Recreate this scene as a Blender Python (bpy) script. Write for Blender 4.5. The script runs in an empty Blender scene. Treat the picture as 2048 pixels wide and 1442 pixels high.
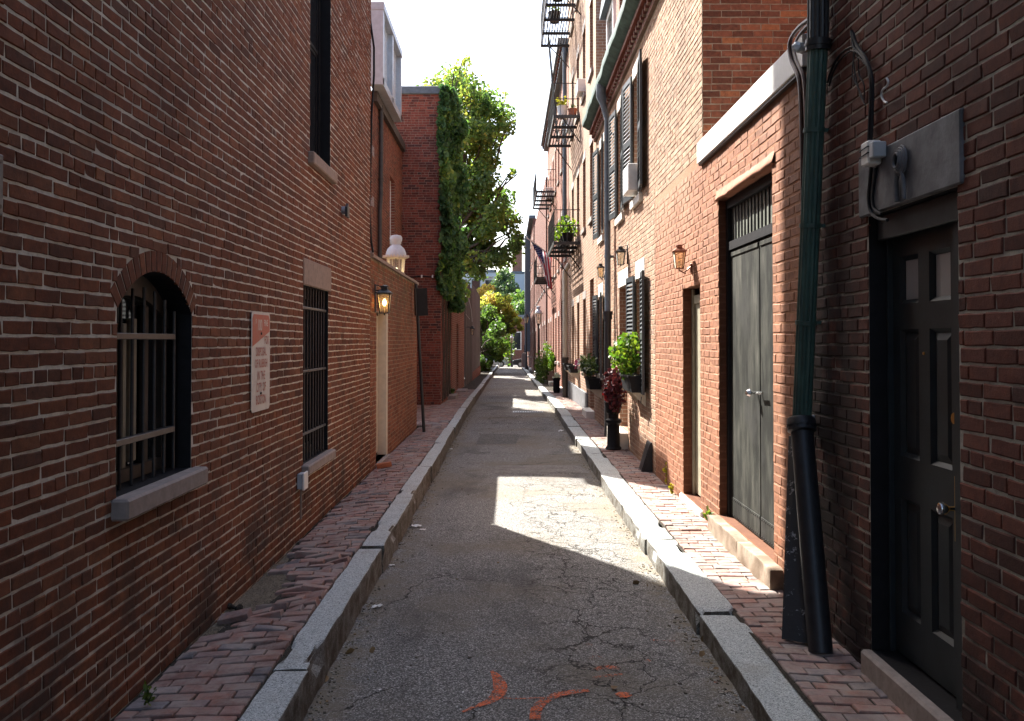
import bpy, bmesh, math, random
import numpy as np
from mathutils import Vector, Matrix, noise as mnoise

# ------------------------------------------------------------------ camera, sky, sun, exposure
scene = bpy.context.scene
COL = scene.collection
R = math.radians
EYE = 2.0                                   # camera height above the road (m)
FPX, PCX, PCY, PITCH = 1750.0, 1017.0, 649.5, R(1.0)
cam_d = bpy.data.cameras.new('camera')
cam = bpy.data.objects.new('camera', cam_d)
COL.objects.link(cam)
cam.location = (0, 0, EYE)
cam.rotation_euler = (R(90) + PITCH, 0, 0)
cam_d.sensor_width = 36
cam_d.lens = FPX / 2048 * 36
cam_d.shift_x = (1024 - PCX) / 2048
cam_d.shift_y = -(721 - PCY) / 2048
cam_d.clip_start = 0.05
cam_d.clip_end = 2000
scene.camera = cam

SUN_TO = Vector((1.0, -1.52, -1.85)).normalized()       # the way the sunlight travels
elev = math.asin(-SUN_TO.z)
sun_d = bpy.data.lights.new('sun', 'SUN')
sun_d.energy = 5.0
sun_d.angle = R(0.53)
sun_d.color = (1.0, 0.955, 0.88)
sun = bpy.data.objects.new('sun', sun_d)
COL.objects.link(sun)
sun.rotation_euler = SUN_TO.to_track_quat('-Z', 'Y').to_euler()
sun.location = (-20, 30, 40)

world = bpy.data.worlds.new('World')
scene.world = world
world.use_nodes = True
wn = world.node_tree
for n in list(wn.nodes):
    wn.nodes.remove(n)
sky = wn.nodes.new('ShaderNodeTexSky')
sky.sky_type = 'NISHITA'
sky.sun_disc = False
sky.sun_elevation = elev
sky.sun_rotation = math.atan2(-SUN_TO.x, -SUN_TO.y)      # 0 = +Y, clockwise towards +X
sky.air_density = 1.0
sky.dust_density = 2.6
sky.ozone_density = 0.5
bg = wn.nodes.new('ShaderNodeBackground')
bg.inputs['Strength'].default_value = 0.105
wo = wn.nodes.new('ShaderNodeOutputWorld')
wn.links.new(sky.outputs[0], bg.inputs[0])
wn.links.new(bg.outputs[0], wo.inputs[0])

vs = scene.view_settings
vs.view_transform = 'Standard'
vs.look = 'None'
vs.exposure = 2.15
vs.gamma = 1.0
vs.use_curve_mapping = False
scene.render.engine = 'CYCLES'
cy = scene.cycles
cy.use_denoising = True
cy.max_bounces = 7
cy.diffuse_bounces = 4
cy.glossy_bounces = 3
cy.transmission_bounces = 4
cy.transparent_max_bounces = 8
cy.caustics_reflective = False
cy.caustics_refractive = False
cy.sample_clamp_indirect = 4

# ------------------------------------------------------------------ small helpers
def ray(px, py):
    a, b = (px - PCX) / FPX, -(py - PCY) / FPX
    c, s = math.cos(PITCH), math.sin(PITCH)
    return Vector((a, c - b * s, s + b * c))

def on_x(px, py, X):
    d = ray(px, py); t = X / d.x
    return Vector((X, d.y * t, EYE + d.z * t))

def on_y(px, py, Y):
    d = ray(px, py); t = Y / d.y
    return Vector((d.x * t, Y, EYE + d.z * t))

def on_z(px, py, Z):
    d = ray(px, py); t = (Z - EYE) / d.z
    return Vector((d.x * t, d.y * t, Z))

def project(p):
    c, s = math.cos(PITCH), math.sin(PITCH)
    z = p[2] - EYE
    dep = p[1] * c + z * s
    up = z * c - p[1] * s
    if dep < 0.1:
        return None
    return PCX + FPX * p[0] / dep, PCY - FPX * up / dep, dep

def zroad(y):
    return 0.0 if y < 25 else -0.0125 * (y - 25)

RNG = random.Random(11)

def tag(o, label=None, cat=None, group=None, kind=None):
    if label: o['label'] = label
    if cat: o['category'] = cat
    if group: o['group'] = group
    if kind: o['kind'] = kind
    return o

def thing(name, loc, label, cat, group=None):
    o = bpy.data.objects.new(name, None)
    o.empty_display_size = 0.1
    o.location = loc
    COL.objects.link(o)
    return tag(o, label, cat, group)

def world_loc(o):
    v = Vector((0, 0, 0))
    while o is not None:
        v = v + o.location
        o = o.parent
    return v

class MB:
    """collects faces and links them as one mesh object"""
    def __init__(self):
        self.v, self.f, self.m, self.t = [], [], [], []
        self.mi, self.tone = 0, 0.0
    def add(self, verts, faces):
        b = len(self.v)
        self.v += [tuple(x) for x in verts]
        for f in faces:
            self.f.append([i + b for i in f])
            self.m.append(self.mi)
            self.t.append(self.tone)
    def quad(self, a, b, c, d):
        self.add([a, b, c, d], [(0, 1, 2, 3)])
    def box(self, x0, x1, y0, y1, z0, z1):
        x0, x1 = min(x0, x1), max(x0, x1); y0, y1 = min(y0, y1), max(y0, y1); z0, z1 = min(z0, z1), max(z0, z1)
        self.add([(x0,y0,z0),(x1,y0,z0),(x1,y1,z0),(x0,y1,z0),(x0,y0,z1),(x1,y0,z1),(x1,y1,z1),(x0,y1,z1)],
                 [(0,3,2,1),(4,5,6,7),(0,1,5,4),(1,2,6,5),(2,3,7,6),(3,0,4,7)])
    def bbox(self, x0, x1, y0, y1, z0, z1, c=0.006):
        """box with chamfered edges"""
        x0, x1 = min(x0, x1), max(x0, x1); y0, y1 = min(y0, y1), max(y0, y1); z0, z1 = min(z0, z1), max(z0, z1)
        c = min(c, (x1-x0)*.45, (y1-y0)*.45, (z1-z0)*.45)
        vs_, fs = [], []
        idx = {}
        for sx in (0, 1):
            for sy in (0, 1):
                for sz in (0, 1):
                    X, Y, Z = (x0, x1)[sx], (y0, y1)[sy], (z0, z1)[sz]
                    dx, dy, dz = (c, -c)[sx], (c, -c)[sy], (c, -c)[sz]
                    for k, p in enumerate(((X, Y+dy, Z+dz), (X+dx, Y, Z+dz), (X+dx, Y+dy, Z))):
                        idx[sx, sy, sz, k] = len(vs_); vs_.append(p)
        I = lambda a, b, c_, k: idx[a, b, c_, k]
        fs += [[I(0,0,0,0), I(0,0,1,0), I(0,1,1,0), I(0,1,0,0)], [I(1,0,0,0), I(1,1,0,0), I(1,1,1,0), I(1,0,1,0)]]
        fs += [[I(0,0,0,1), I(1,0,0,1), I(1,0,1,1), I(0,0,1,1)], [I(0,1,0,1), I(0,1,1,1), I(1,1,1,1), I(1,1,0,1)]]
        fs += [[I(0,0,0,2), I(0,1,0,2), I(1,1,0,2), I(1,0,0,2)], [I(0,0,1,2), I(1,0,1,2), I(1,1,1,2), I(0,1,1,2)]]
        for a in (0, 1):
            for b in (0, 1):
                fs.append([I(a,b,0,0), I(a,b,0,1), I(a,b,1,1), I(a,b,1,0)][::1 if a == b else -1])
                fs.append([I(a,0,b,0), I(a,1,b,0), I(a,1,b,2), I(a,0,b,2)][::1 if a == b else -1])
                fs.append([I(0,a,b,1), I(0,a,b,2), I(1,a,b,2), I(1,a,b,1)][::1 if a == b else -1])
                for d in (0, 1):
                    fs.append([I(a,b,d,0), I(a,b,d,1), I(a,b,d,2)])
        self.add(vs_, fs)
    def tube(self, pts, r, n=8, cap=True):
        pts = [Vector(p) for p in pts]
        rs = r if isinstance(r, (list, tuple)) else [r] * len(pts)
        rings = []
        prev = None
        for i, p in enumerate(pts):
            d = (pts[min(i+1, len(pts)-1)] - pts[max(i-1, 0)])
            if d.length < 1e-9: d = Vector((0, 0, 1))
            d.normalize()
            if prev is None:
                a = Vector((0, 0, 1)) if abs(d.z) < .9 else Vector((1, 0, 0))
                u = d.cross(a).normalized()
            else:
                u = (prev - d * prev.dot(d))
                u = u.normalized() if u.length > 1e-6 else d.orthogonal().normalized()
            prev = u
            w = d.cross(u)
            rings.append([p + (u * math.cos(2*math.pi*k/n) + w * math.sin(2*math.pi*k/n)) * rs[i] for k in range(n)])
        vs_ = [q for rg in rings for q in rg]
        fs = []
        for i in range(len(rings) - 1):
            for k in range(n):
                fs.append((i*n+k, i*n+(k+1) % n, (i+1)*n+(k+1) % n, (i+1)*n+k))
        if cap:
            fs.append(tuple(range(n))[::-1]); fs.append(tuple(range((len(rings)-1)*n, len(rings)*n)))
        self.add(vs_, fs)
    def lathe(self, prof, c, n=16):
        c = Vector(c)
        vs_, fs = [], []
        for r, z in prof:
            for k in range(n):
                a = 2*math.pi*k/n
                vs_.append((c.x + r*math.cos(a), c.y + r*math.sin(a), c.z + z))
        m = len(prof)
        for i in range(m-1):
            for k in range(n):
                fs.append((i*n+k, i*n+(k+1) % n, (i+1)*n+(k+1) % n, (i+1)*n+k))
        fs.append(tuple(range(n))[::-1]); fs.append(tuple(range((m-1)*n, m*n)))
        self.add(vs_, fs)
    def prism(self, poly, axis, a, b):
        """poly: 2-D points; extruded from a to b along axis 0/1/2"""
        def P(p, t):
            return {0: (t, p[0], p[1]), 1: (p[0], t, p[1]), 2: (p[0], p[1], t)}[axis]
        n = len(poly)
        self.add([P(p, a) for p in poly] + [P(p, b) for p in poly],
                 [tuple(range(n)), tuple(range(n, 2*n))[::-1]] + [(i, n+i, n+(i+1) % n, (i+1) % n) for i in range(n)])
    def obox(self, c, ax, ay, az):
        """box from centre and three half-axis vectors"""
        c, ax, ay, az = Vector(c), Vector(ax), Vector(ay), Vector(az)
        s = [(-1,-1,-1),(1,-1,-1),(1,1,-1),(-1,1,-1),(-1,-1,1),(1,-1,1),(1,1,1),(-1,1,1)]
        self.add([c + ax*i + ay*j + az*k for i, j, k in s],
                 [(0,3,2,1),(4,5,6,7),(0,1,5,4),(1,2,6,5),(2,3,7,6),(3,0,4,7)])
    def build(self, name, mats, parent=None, smooth=False, normals=True, kind=None, label=None):
        if not isinstance(mats, (list, tuple)): mats = [mats]
        off = world_loc(parent) if parent else Vector((0, 0, 0))
        me = bpy.data.meshes.new(name)
        arr = np.array(self.v, dtype=float).reshape(-1, 3) - np.array(off)
        me.from_pydata(arr.tolist(), [], self.f)
        for m in mats: me.materials.append(m)
        if len(mats) > 1: me.polygons.foreach_set('material_index', self.m)
        if any(self.t):
            at = me.attributes.new('tone', 'FLOAT', 'FACE')
            at.data.foreach_set('value', self.t)
        if normals:
            bm = bmesh.new(); bm.from_mesh(me)
            bmesh.ops.recalc_face_normals(bm, faces=bm.faces[:])
            bm.to_mesh(me); bm.free()
        if smooth:
            me.polygons.foreach_set('use_smooth', [True] * len(me.polygons))
            if smooth != 'all':
                me.set_sharp_from_angle(angle=R(40))
        me.update()
        o = bpy.data.objects.new(name, me)
        COL.objects.link(o)
        if parent: o.parent = parent
        if kind: o['kind'] = kind
        if label: o['label'] = label
        return o

# ------------------------------------------------------------------ materials
class N:
    def __init__(self, name):
        self.m = bpy.data.materials.new(name)
        self.m.use_nodes = True
        self.t = self.m.node_tree
        for n in list(self.t.nodes): self.t.nodes.remove(n)
        self.out = self.t.nodes.new('ShaderNodeOutputMaterial')
        self.b = self.t.nodes.new('ShaderNodeBsdfPrincipled')
        self.t.links.new(self.b.outputs[0], self.out.inputs[0])
        self._pos = None
    def node(self, typ, **kw):
        n = self.t.nodes.new('ShaderNode' + typ)
        for k, v in kw.items(): setattr(n, k, v)
        return n
    def set(self, sock, val):
        if hasattr(val, 'is_linked') or hasattr(val, 'links'): self.t.links.new(val, sock)
        else:
            if sock.type == 'RGBA' and len(val) == 3: val = (*val, 1)
            sock.default_value = val
    def pos(self):
        if self._pos is None: self._pos = self.node('NewGeometry').outputs['Position']
        return self._pos
    def noise(self, scale, detail=4, rough=.6, vec=None, dist=0.0, out='Fac'):
        n = self.node('TexNoise'); self.set(n.inputs['Vector'], vec or self.pos())
        n.inputs['Scale'].default_value = scale; n.inputs['Detail'].default_value = detail
        n.inputs['Roughness'].default_value = rough; n.inputs['Distortion'].default_value = dist
        return n.outputs[out]
    def vor(self, scale, feature='F1', vec=None, out=None, rnd=1.0):
        n = self.node('TexVoronoi', feature=feature); self.set(n.inputs['Vector'], vec or self.pos())
        n.inputs['Scale'].default_value = scale; n.inputs['Randomness'].default_value = rnd
        return n.outputs[out or ('Distance')]
    def math(self, op, a, b=0.0, c=None, clamp=False):
        n = self.node('Math', operation=op, use_clamp=clamp)
        self.set(n.inputs[0], a); self.set(n.inputs[1], b)
        if c is not None: self.set(n.inputs[2], c)
        return n.outputs[0]
    def ramp(self, fac, stops, interp='LINEAR'):
        n = self.node('ValToRGB'); self.set(n.inputs[0], fac)
        cr = n.color_ramp; cr.interpolation = interp
        while len(cr.elements) > 1: cr.elements.remove(cr.elements[0])
        for i, (p, c) in enumerate(stops):
            e = cr.elements[0] if i == 0 else cr.elements.new(p)
            e.position = p
            e.color = (c, c, c, 1) if not isinstance(c, (tuple, list)) else (*c, 1)
        return n.outputs[0]
    def step(self, x, a, b):
        n = self.node('MapRange'); self.set(n.inputs[0], x)
        n.inputs[1].default_value = a; n.inputs[2].default_value = b
        n.interpolation_type = 'SMOOTHSTEP'
        return n.outputs[0]
    def mix(self, fac, a, b, mode='MIX'):
        n = self.node('MixRGB', blend_type=mode); self.set(n.inputs[0], fac)
        self.set(n.inputs[1], a); self.set(n.inputs[2], b)
        return n.outputs[0]
    def sep(self, v=None):
        n = self.node('SeparateXYZ'); self.set(n.inputs[0], v or self.pos()); return n.outputs
    def comb(self, x, y, z):
        n = self.node('CombineXYZ')
        for s, v in zip(n.inputs, (x, y, z)): self.set(s, v)
        return n.outputs[0]
    def attr(self, name='tone'):
        n = self.node('Attribute', attribute_name=name); return n.outputs['Fac']
    def rand(self):
        return self.node('ObjectInfo').outputs['Random']
    def bump(self, h, strength=.4, dist=.01):
        n = self.node('Bump'); self.set(n.inputs['Height'], h)
        n.inputs['Strength'].default_value = strength; n.inputs['Distance'].default_value = dist
        self.t.links.new(n.outputs[0], self.b.inputs['Normal'])
    def base(self, c, rough=.7, metal=0.0, spec=None):
        self.set(self.b.inputs['Base Color'], c)
        self.set(self.b.inputs['Roughness'], rough)
        self.b.inputs['Metallic'].default_value = metal
        if spec is not None: self.b.inputs['Specular IOR Level'].default_value = spec
        return self

def m_plain(name, col, rough=.6, metal=0.0, var=.25, scale=8.0, bump=.15, bscale=60.0, spec=None):
    k = N(name)
    f = k.noise(scale, 5)
    dark = tuple(c * (1 - var) for c in col); lite = tuple(min(1, c * (1 + var)) for c in col)
    k.base(k.ramp(f, [(.3, dark), (.7, lite)]), rough, metal, spec)
    if bump: k.bump(k.noise(bscale, 3), bump, .004)
    return k.m

def m_brick(name, stops, soot=None, spots=.5, rough=.88, bump=.5, pale=0.0, fine=1.0):
    """one brick's tone comes from its own tone / random value"""
    k = N(name)
    tone = k.math('FRACT', k.math('ADD', k.attr(), k.rand()))
    c = k.ramp(tone, stops)
    c = k.mix(1.0, c, k.ramp(k.noise(22, 5, .65), [(.3, .72), (.7, 1.22)]), 'MULTIPLY')
    c = k.mix(1.0, c, k.ramp(k.noise(.9, 4, .55), [(.28, .74), (.72, 1.18)]), 'MULTIPLY')
    c = k.mix(k.math('MULTIPLY', k.step(k.noise(9, 5, .7), .50, .68), .45), c, k.mix(1.0, c, (1.45, 1.12, .80), 'MULTIPLY'))
    c = k.mix(k.math('MULTIPLY', k.step(k.noise(13, 5, .7, dist=.6), .54, .70), .5), c, k.mix(1.0, c, (.50, .55, .60), 'MULTIPLY'))
    if spots:
        s = k.step(k.noise(48, 4, .7), .60, .70)
        c = k.mix(k.math('MULTIPLY', s, spots), c, (.025, .018, .016))
    if pale:
        s = k.step(k.noise(5, 6, .7), .58, .74)
        c = k.mix(k.math('MULTIPLY', s, pale), c, (.55, .45, .38))
    if soot: c = soot(k, c)
    k.base(c, rough, 0, .25)
    h = k.math('ADD', k.noise(55, 5, .7), k.math('MULTIPLY', k.noise(210, 3), .4))
    k.bump(h, bump, .006 * fine)
    return k.m

def m_mortar(name, col, soot=None, dirt=.5):
    k = N(name)
    c = k.ramp(k.noise(14, 6, .7), [(.28, tuple(x * (1 - dirt) for x in col)), (.55, col), (.8, tuple(min(1, x * 1.15) for x in col))])
    c = k.mix(k.step(k.noise(1.3, 3), .5, .75), c, tuple(x * .62 for x in col))
    if soot: c = soot(k, c)
    k.base(c, .95, 0, .1)
    k.bump(k.noise(120, 4, .7), .6, .006)
    return k.m

def m_brick_far(name, c1, c2, mort, bw=.21, rh=.072, ms=.009):
    """brick courses by texture, for faces too far off to tell the bricks apart"""
    k = N(name)
    g = k.node('NewGeometry')
    k._pos = g.outputs['Position']
    x, y, z = k.sep()
    nx = k.math('ABSOLUTE', k.sep(g.outputs['True Normal'])[0])
    u = k.node('Mix'); k.set(u.inputs[0], k.math('GREATER_THAN', nx, .5)); k.set(u.inputs[2], x); k.set(u.inputs[3], y)
    b = k.node('TexBrick'); k.set(b.inputs['Vector'], k.comb(u.outputs[0], z, 0.0))
    b.inputs['Scale'].default_value = 1.0
    b.inputs['Brick Width'].default_value = bw; b.inputs['Row Height'].default_value = rh
    b.inputs['Mortar Size'].default_value = ms; b.inputs['Mortar Smooth'].default_value = .2
    b.inputs['Color1'].default_value = (*c1, 1); b.inputs['Color2'].default_value = (*c2, 1)
    b.inputs['Mortar'].default_value = (*mort, 1)
    c = k.mix(1.0, b.outputs['Color'], k.ramp(k.noise(2.5, 6, .7), [(.25, .7), (.75, 1.2)]), 'MULTIPLY')
    c = k.mix(1.0, c, k.ramp(k.noise(30, 3, .7), [(.25, .8), (.75, 1.15)]), 'MULTIPLY')
    k.base(c, .9, 0, .2)
    k.bump(k.math('ADD', k.math('MULTIPLY', b.outputs['Fac'], -1.0), k.math('MULTIPLY', k.noise(60, 4), .4)), .5, .008)
    return k.m

def m_leaf(name, stops, trans=.45, rough=.5):
    k = N(name)
    tone = k.attr()
    c = k.ramp(tone, stops)
    k.base(c, rough, 0, .35)
    tr = k.node('BsdfTranslucent')
    c2 = k.mix(1.0, c, (1.12, 1.26, .62), 'MULTIPLY')
    k.set(tr.inputs[0], c2)
    mx = k.node('MixShader'); mx.inputs[0].default_value = trans
    k.t.links.new(k.b.outputs[0], mx.inputs[1]); k.t.links.new(tr.outputs[0], mx.inputs[2])
    k.t.links.new(mx.outputs[0], k.out.inputs[0])
    return k.m

def m_cloth(name, col):
    k = N(name); k.base(col, .85)
    tr = k.node('BsdfTranslucent'); k.set(tr.inputs[0], (*col, 1))
    mx = k.node('MixShader'); mx.inputs[0].default_value = .3
    k.t.links.new(k.b.outputs[0], mx.inputs[1]); k.t.links.new(tr.outputs[0], mx.inputs[2])
    k.t.links.new(mx.outputs[0], k.out.inputs[0])
    return k.m

def m_emit(name, col, s):
    k = N(name); k.base(col, .4)
    k.b.inputs['Emission Color'].default_value = (*col, 1); k.b.inputs['Emission Strength'].default_value = s
    return k.m

def m_glass_dark(name, col=(.02, .022, .025), rough=.04):
    k = N(name); k.base(col, rough, 0, .6)
    k.bump(k.noise(3.0, 2), .03, .02)
    return k.m

def m_glass_clear(name, tint=(.9, .88, .8)):
    k = N(name)
    k.base(tint, .08)
    tr = k.node('BsdfTransparent'); k.set(tr.inputs[0], tint)
    mx = k.node('MixShader')
    fr = k.node('Fresnel'); fr.inputs[0].default_value = 1.45
    k.set(mx.inputs[0], k.math('ADD', fr.outputs[0], .12))
    k.t.links.new(tr.outputs[0], mx.inputs[1]); k.t.links.new(k.b.outputs[0], mx.inputs[2])
    k.t.links.new(mx.outputs[0], k.out.inputs[0])
    return k.m

def soot_low_left(k, c):
    x, y, z = k.sep()
    f = k.math('MULTIPLY', k.step(k.noise(2.2, 5, .7), .42, .62), k.step(z, 1.9, .25))
    return k.mix(k.math('MULTIPLY', f, .72), c, (.035, .028, .025))

def soot_right(k, c):
    x, y, z = k.sep()
    near_pipe = k.math('MULTIPLY', k.step(y, 4.85, 5.35), k.step(z, 4.2, 1.8))
    low = k.step(z, 1.3, .2)
    n = k.noise(3.0, 5, .7)
    f = k.math('MULTIPLY', k.math('MAXIMUM', near_pipe, low), k.step(n, .30, .52))
    return k.mix(k.math('MULTIPLY', f, .85), c, (.018, .016, .016))

M = {}
M['brick_left'] = m_brick('brick_red_brown', [(0, (.100, .037, .021)), (.2, (.140, .047, .025)), (.45, (.165, .056, .028)), (.7, (.182, .064, .032)), (.88, (.205, .080, .039)), (1, (.115, .050, .032))], soot_low_left, .65)
M['mortar_left'] = m_mortar('mortar_grey', (.66, .63, .545), soot_low_left, .35)
M['brick_right'] = m_brick('brick_dark_red', [(0, (.080, .030, .022)), (.4, (.122, .042, .030)), (.8, (.145, .052, .036)), (1, (.07, .032, .026))], soot_right, .35)
M['mortar_right'] = m_mortar('mortar_brown_grey', (.46, .44, .385), soot_right, .5)
def paint_fade(k, c):
    x, y, z = k.sep()
    f = k.math('MULTIPLY', k.step(k.math('ADD', z, k.math('MULTIPLY', k.noise(1.1, 5, .7), 1.6)), 3.7, 5.0), k.step(y, 9.3, 10.3))
    return k.mix(f, c, (.315, .185, .12))
M['brick_paint'] = m_brick('brick_painted_orange', [(0, (.235, .102, .058)), (.5, (.262, .117, .067)), (1, (.285, .132, .077))], paint_fade, .12, .75, .35)
M['mortar_paint'] = m_mortar('mortar_painted', (.33, .165, .10), paint_fade, .25)
M['brick_pink'] = m_brick('brick_weathered_pink', [(0, (.255, .150, .096)), (.35, (.31, .184, .120)), (.7, (.34, .205, .134)), (.9, (.39, .255, .175)), (1, (.23, .145, .108))], None, .22, .88, .45, .35)
M['mortar_pink'] = m_mortar('mortar_pale', (.46, .385, .285), None, .35)
M['brick_end'] = m_brick('brick_orange_red', [(0, (.13, .05, .03)), (.4, (.22, .08, .045)), (.8, (.27, .10, .055)), (1, (.38, .14, .06))], None, .45)
M['mortar_end'] = m_mortar('mortar_tan', (.36, .29, .21), None, .4)
def moss(k, c):
    x, y, z = k.sep()
    f = k.math('MULTIPLY', k.step(k.noise(3.0, 6, .75), .42, .62), k.step(z, 1.6, 3.0))
    return k.mix(k.math('MULTIPLY', f, .7), c, (.10, .085, .045))
M['brick_garden'] = m_brick('brick_garden', [(0, (.17, .062, .036)), (.4, (.25, .09, .048)), (.8, (.29, .11, .06)), (1, (.16, .075, .05))], moss, .4)
M['mortar_garden'] = m_mortar('mortar_garden', (.36, .28, .20), moss, .5)
M['brick_block'] = m_brick('brick_deep_red', [(0, (.10, .03, .022)), (.4, (.19, .05, .034)), (.8, (.225, .062, .042)), (1, (.07, .03, .028))], None, .3)
M['mortar_block'] = m_mortar('mortar_dull', (.26, .19, .15), None, .4)
def walk_dust(k, c):
    c = k.mix(k.math('MULTIPLY', k.step(k.noise(6, 6, .7), .34, .66), .72), c, (.37, .315, .275))
    return k.mix(k.math('MULTIPLY', k.step(k.noise(1.7, 3), .45, .7), .25), c, (.10, .09, .085))
M['brick_walk'] = m_brick('paving_brick', [(0, (.23, .125, .105)), (.25, (.29, .155, .125)), (.45, (.36, .18, .14)), (.62, (.30, .195, .18)), (.72, (.13, .125, .135)), (.82, (.25, .215, .22)), (.92, (.34, .22, .19)), (1, (.22, .13, .12))], walk_dust, .2, .85, .5, .12)
M['far_red'] = m_brick_far('brickwork_red', (.20, .062, .04), (.26, .085, .052), (.33, .26, .20))
M['far_pink'] = m_brick_far('brickwork_pink', (.27, .145, .095), (.32, .18, .115), (.40, .33, .26))
M['far_paint'] = m_brick_far('brickwork_painted', (.235, .095, .05), (.27, .112, .06), (.31, .15, .09), .225, .0765, .009)
M['far_dark'] = m_brick_far('brickwork_dark', (.13, .042, .03), (.17, .055, .038), (.22, .17, .14))
M['sill'] = m_plain('brownstone', (.27, .205, .165), .85, var=.2, scale=20, bump=.3)
M['sill_grey'] = m_plain('sill_stone', (.265, .222, .20), .8, var=.2, scale=16, bump=.3)
M['white_stone'] = m_plain('white_stone', (.72, .69, .62), .7, var=.12, scale=9)
M['black_iron'] = m_plain('black_iron', (.018, .018, .02), .45, .0, .3, 20, .2)
M['black_paint'] = m_plain('black_paint', (.010, .010, .012), .6, 0, .3, 12, .3, 60, .2)
M['bar_iron'] = m_plain('bar_iron', (.045, .046, .05), .4, .3, .3, 30, .2)
M['white_paint'] = m_plain('white_paint', (.74, .73, .70), .5, var=.08, scale=12)
M['lamp_white'] = m_plain('lamp_white', (.50, .53, .555), .45, var=.12, scale=14)
M['cream'] = m_plain('cream_paint', (.62, .54, .42), .55, var=.1, scale=12, bump=.1)
M['glass'] = m_glass_dark('dark_glass')
M['glass_clear'] = m_glass_clear('lamp_glass')
M['wood_dark'] = m_plain('dark_wood', (.05, .042, .034), .6, var=.35, scale=10)
M['verdigris'] = m_plain('verdigris_copper', (.055, .095, .082), .65, 0, .5, 6, .4, 18)
M['slate'] = m_plain('slate_blue', (.10, .125, .15), .6, var=.25, scale=10)
M['plate_grey'] = m_plain('dull_plate', (.19, .18, .165), .6)
M['lead'] = m_plain('grey_metal', (.42, .45, .48), .4, .2, .12, 8)
# ------------------------------------------------------------------ brick walls: mortar backing + every brick as geometry
def brick_geo(l, h, proud, back, c, rng, jit):
    """chamfered brick with a worn, slightly ragged outline in wall axes (u, out, z), centred"""
    J = lambda s=1.0: rng.uniform(-jit, jit)*s
    a, b = l/2, h/2
    t1, t2 = rng.uniform(-.5, -.2), rng.uniform(.2, .5)
    co = [(-a, -b), (-a, b), (a*t1*2*.5, b), (a*t2*2*.5, b), (a, b), (a, -b), (a*t2*2*.5, -b), (a*t1*2*.5, -b)] if l > .12 else [(-a, -b), (-a, b), (a, b), (a, -b)]
    n = len(co)
    q = [(x + J(), z + J(.8)) for x, z in co]
    tx, tz = J(.5)/a, J(.5)/b
    v = []
    for (x, z) in q: v.append((x*(1-c/a), proud + J(.25) + tx*x + tz*z, z*(1-c/b)))
    for (x, z), (_, p, _2) in zip(q, v[:n]): v.append((x, p - c*.9, z))
    for (x, z) in q: v.append((x, -back, z))
    f = [tuple(range(n))]
    for i in range(n):
        k = (i+1) % n
        f.append((n+i, n+k, k, i)); f.append((2*n+i, 2*n+k, n+k, n+i))
    return v, f

def arch_geom(op):
    w = op['u1'] - op['u0']; s = op['rise']
    Rr = (w*w/4 + s*s) / (2*s)
    uc = (op['u0'] + op['u1']) / 2
    return uc, op['z1'] - Rr, Rr

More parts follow.
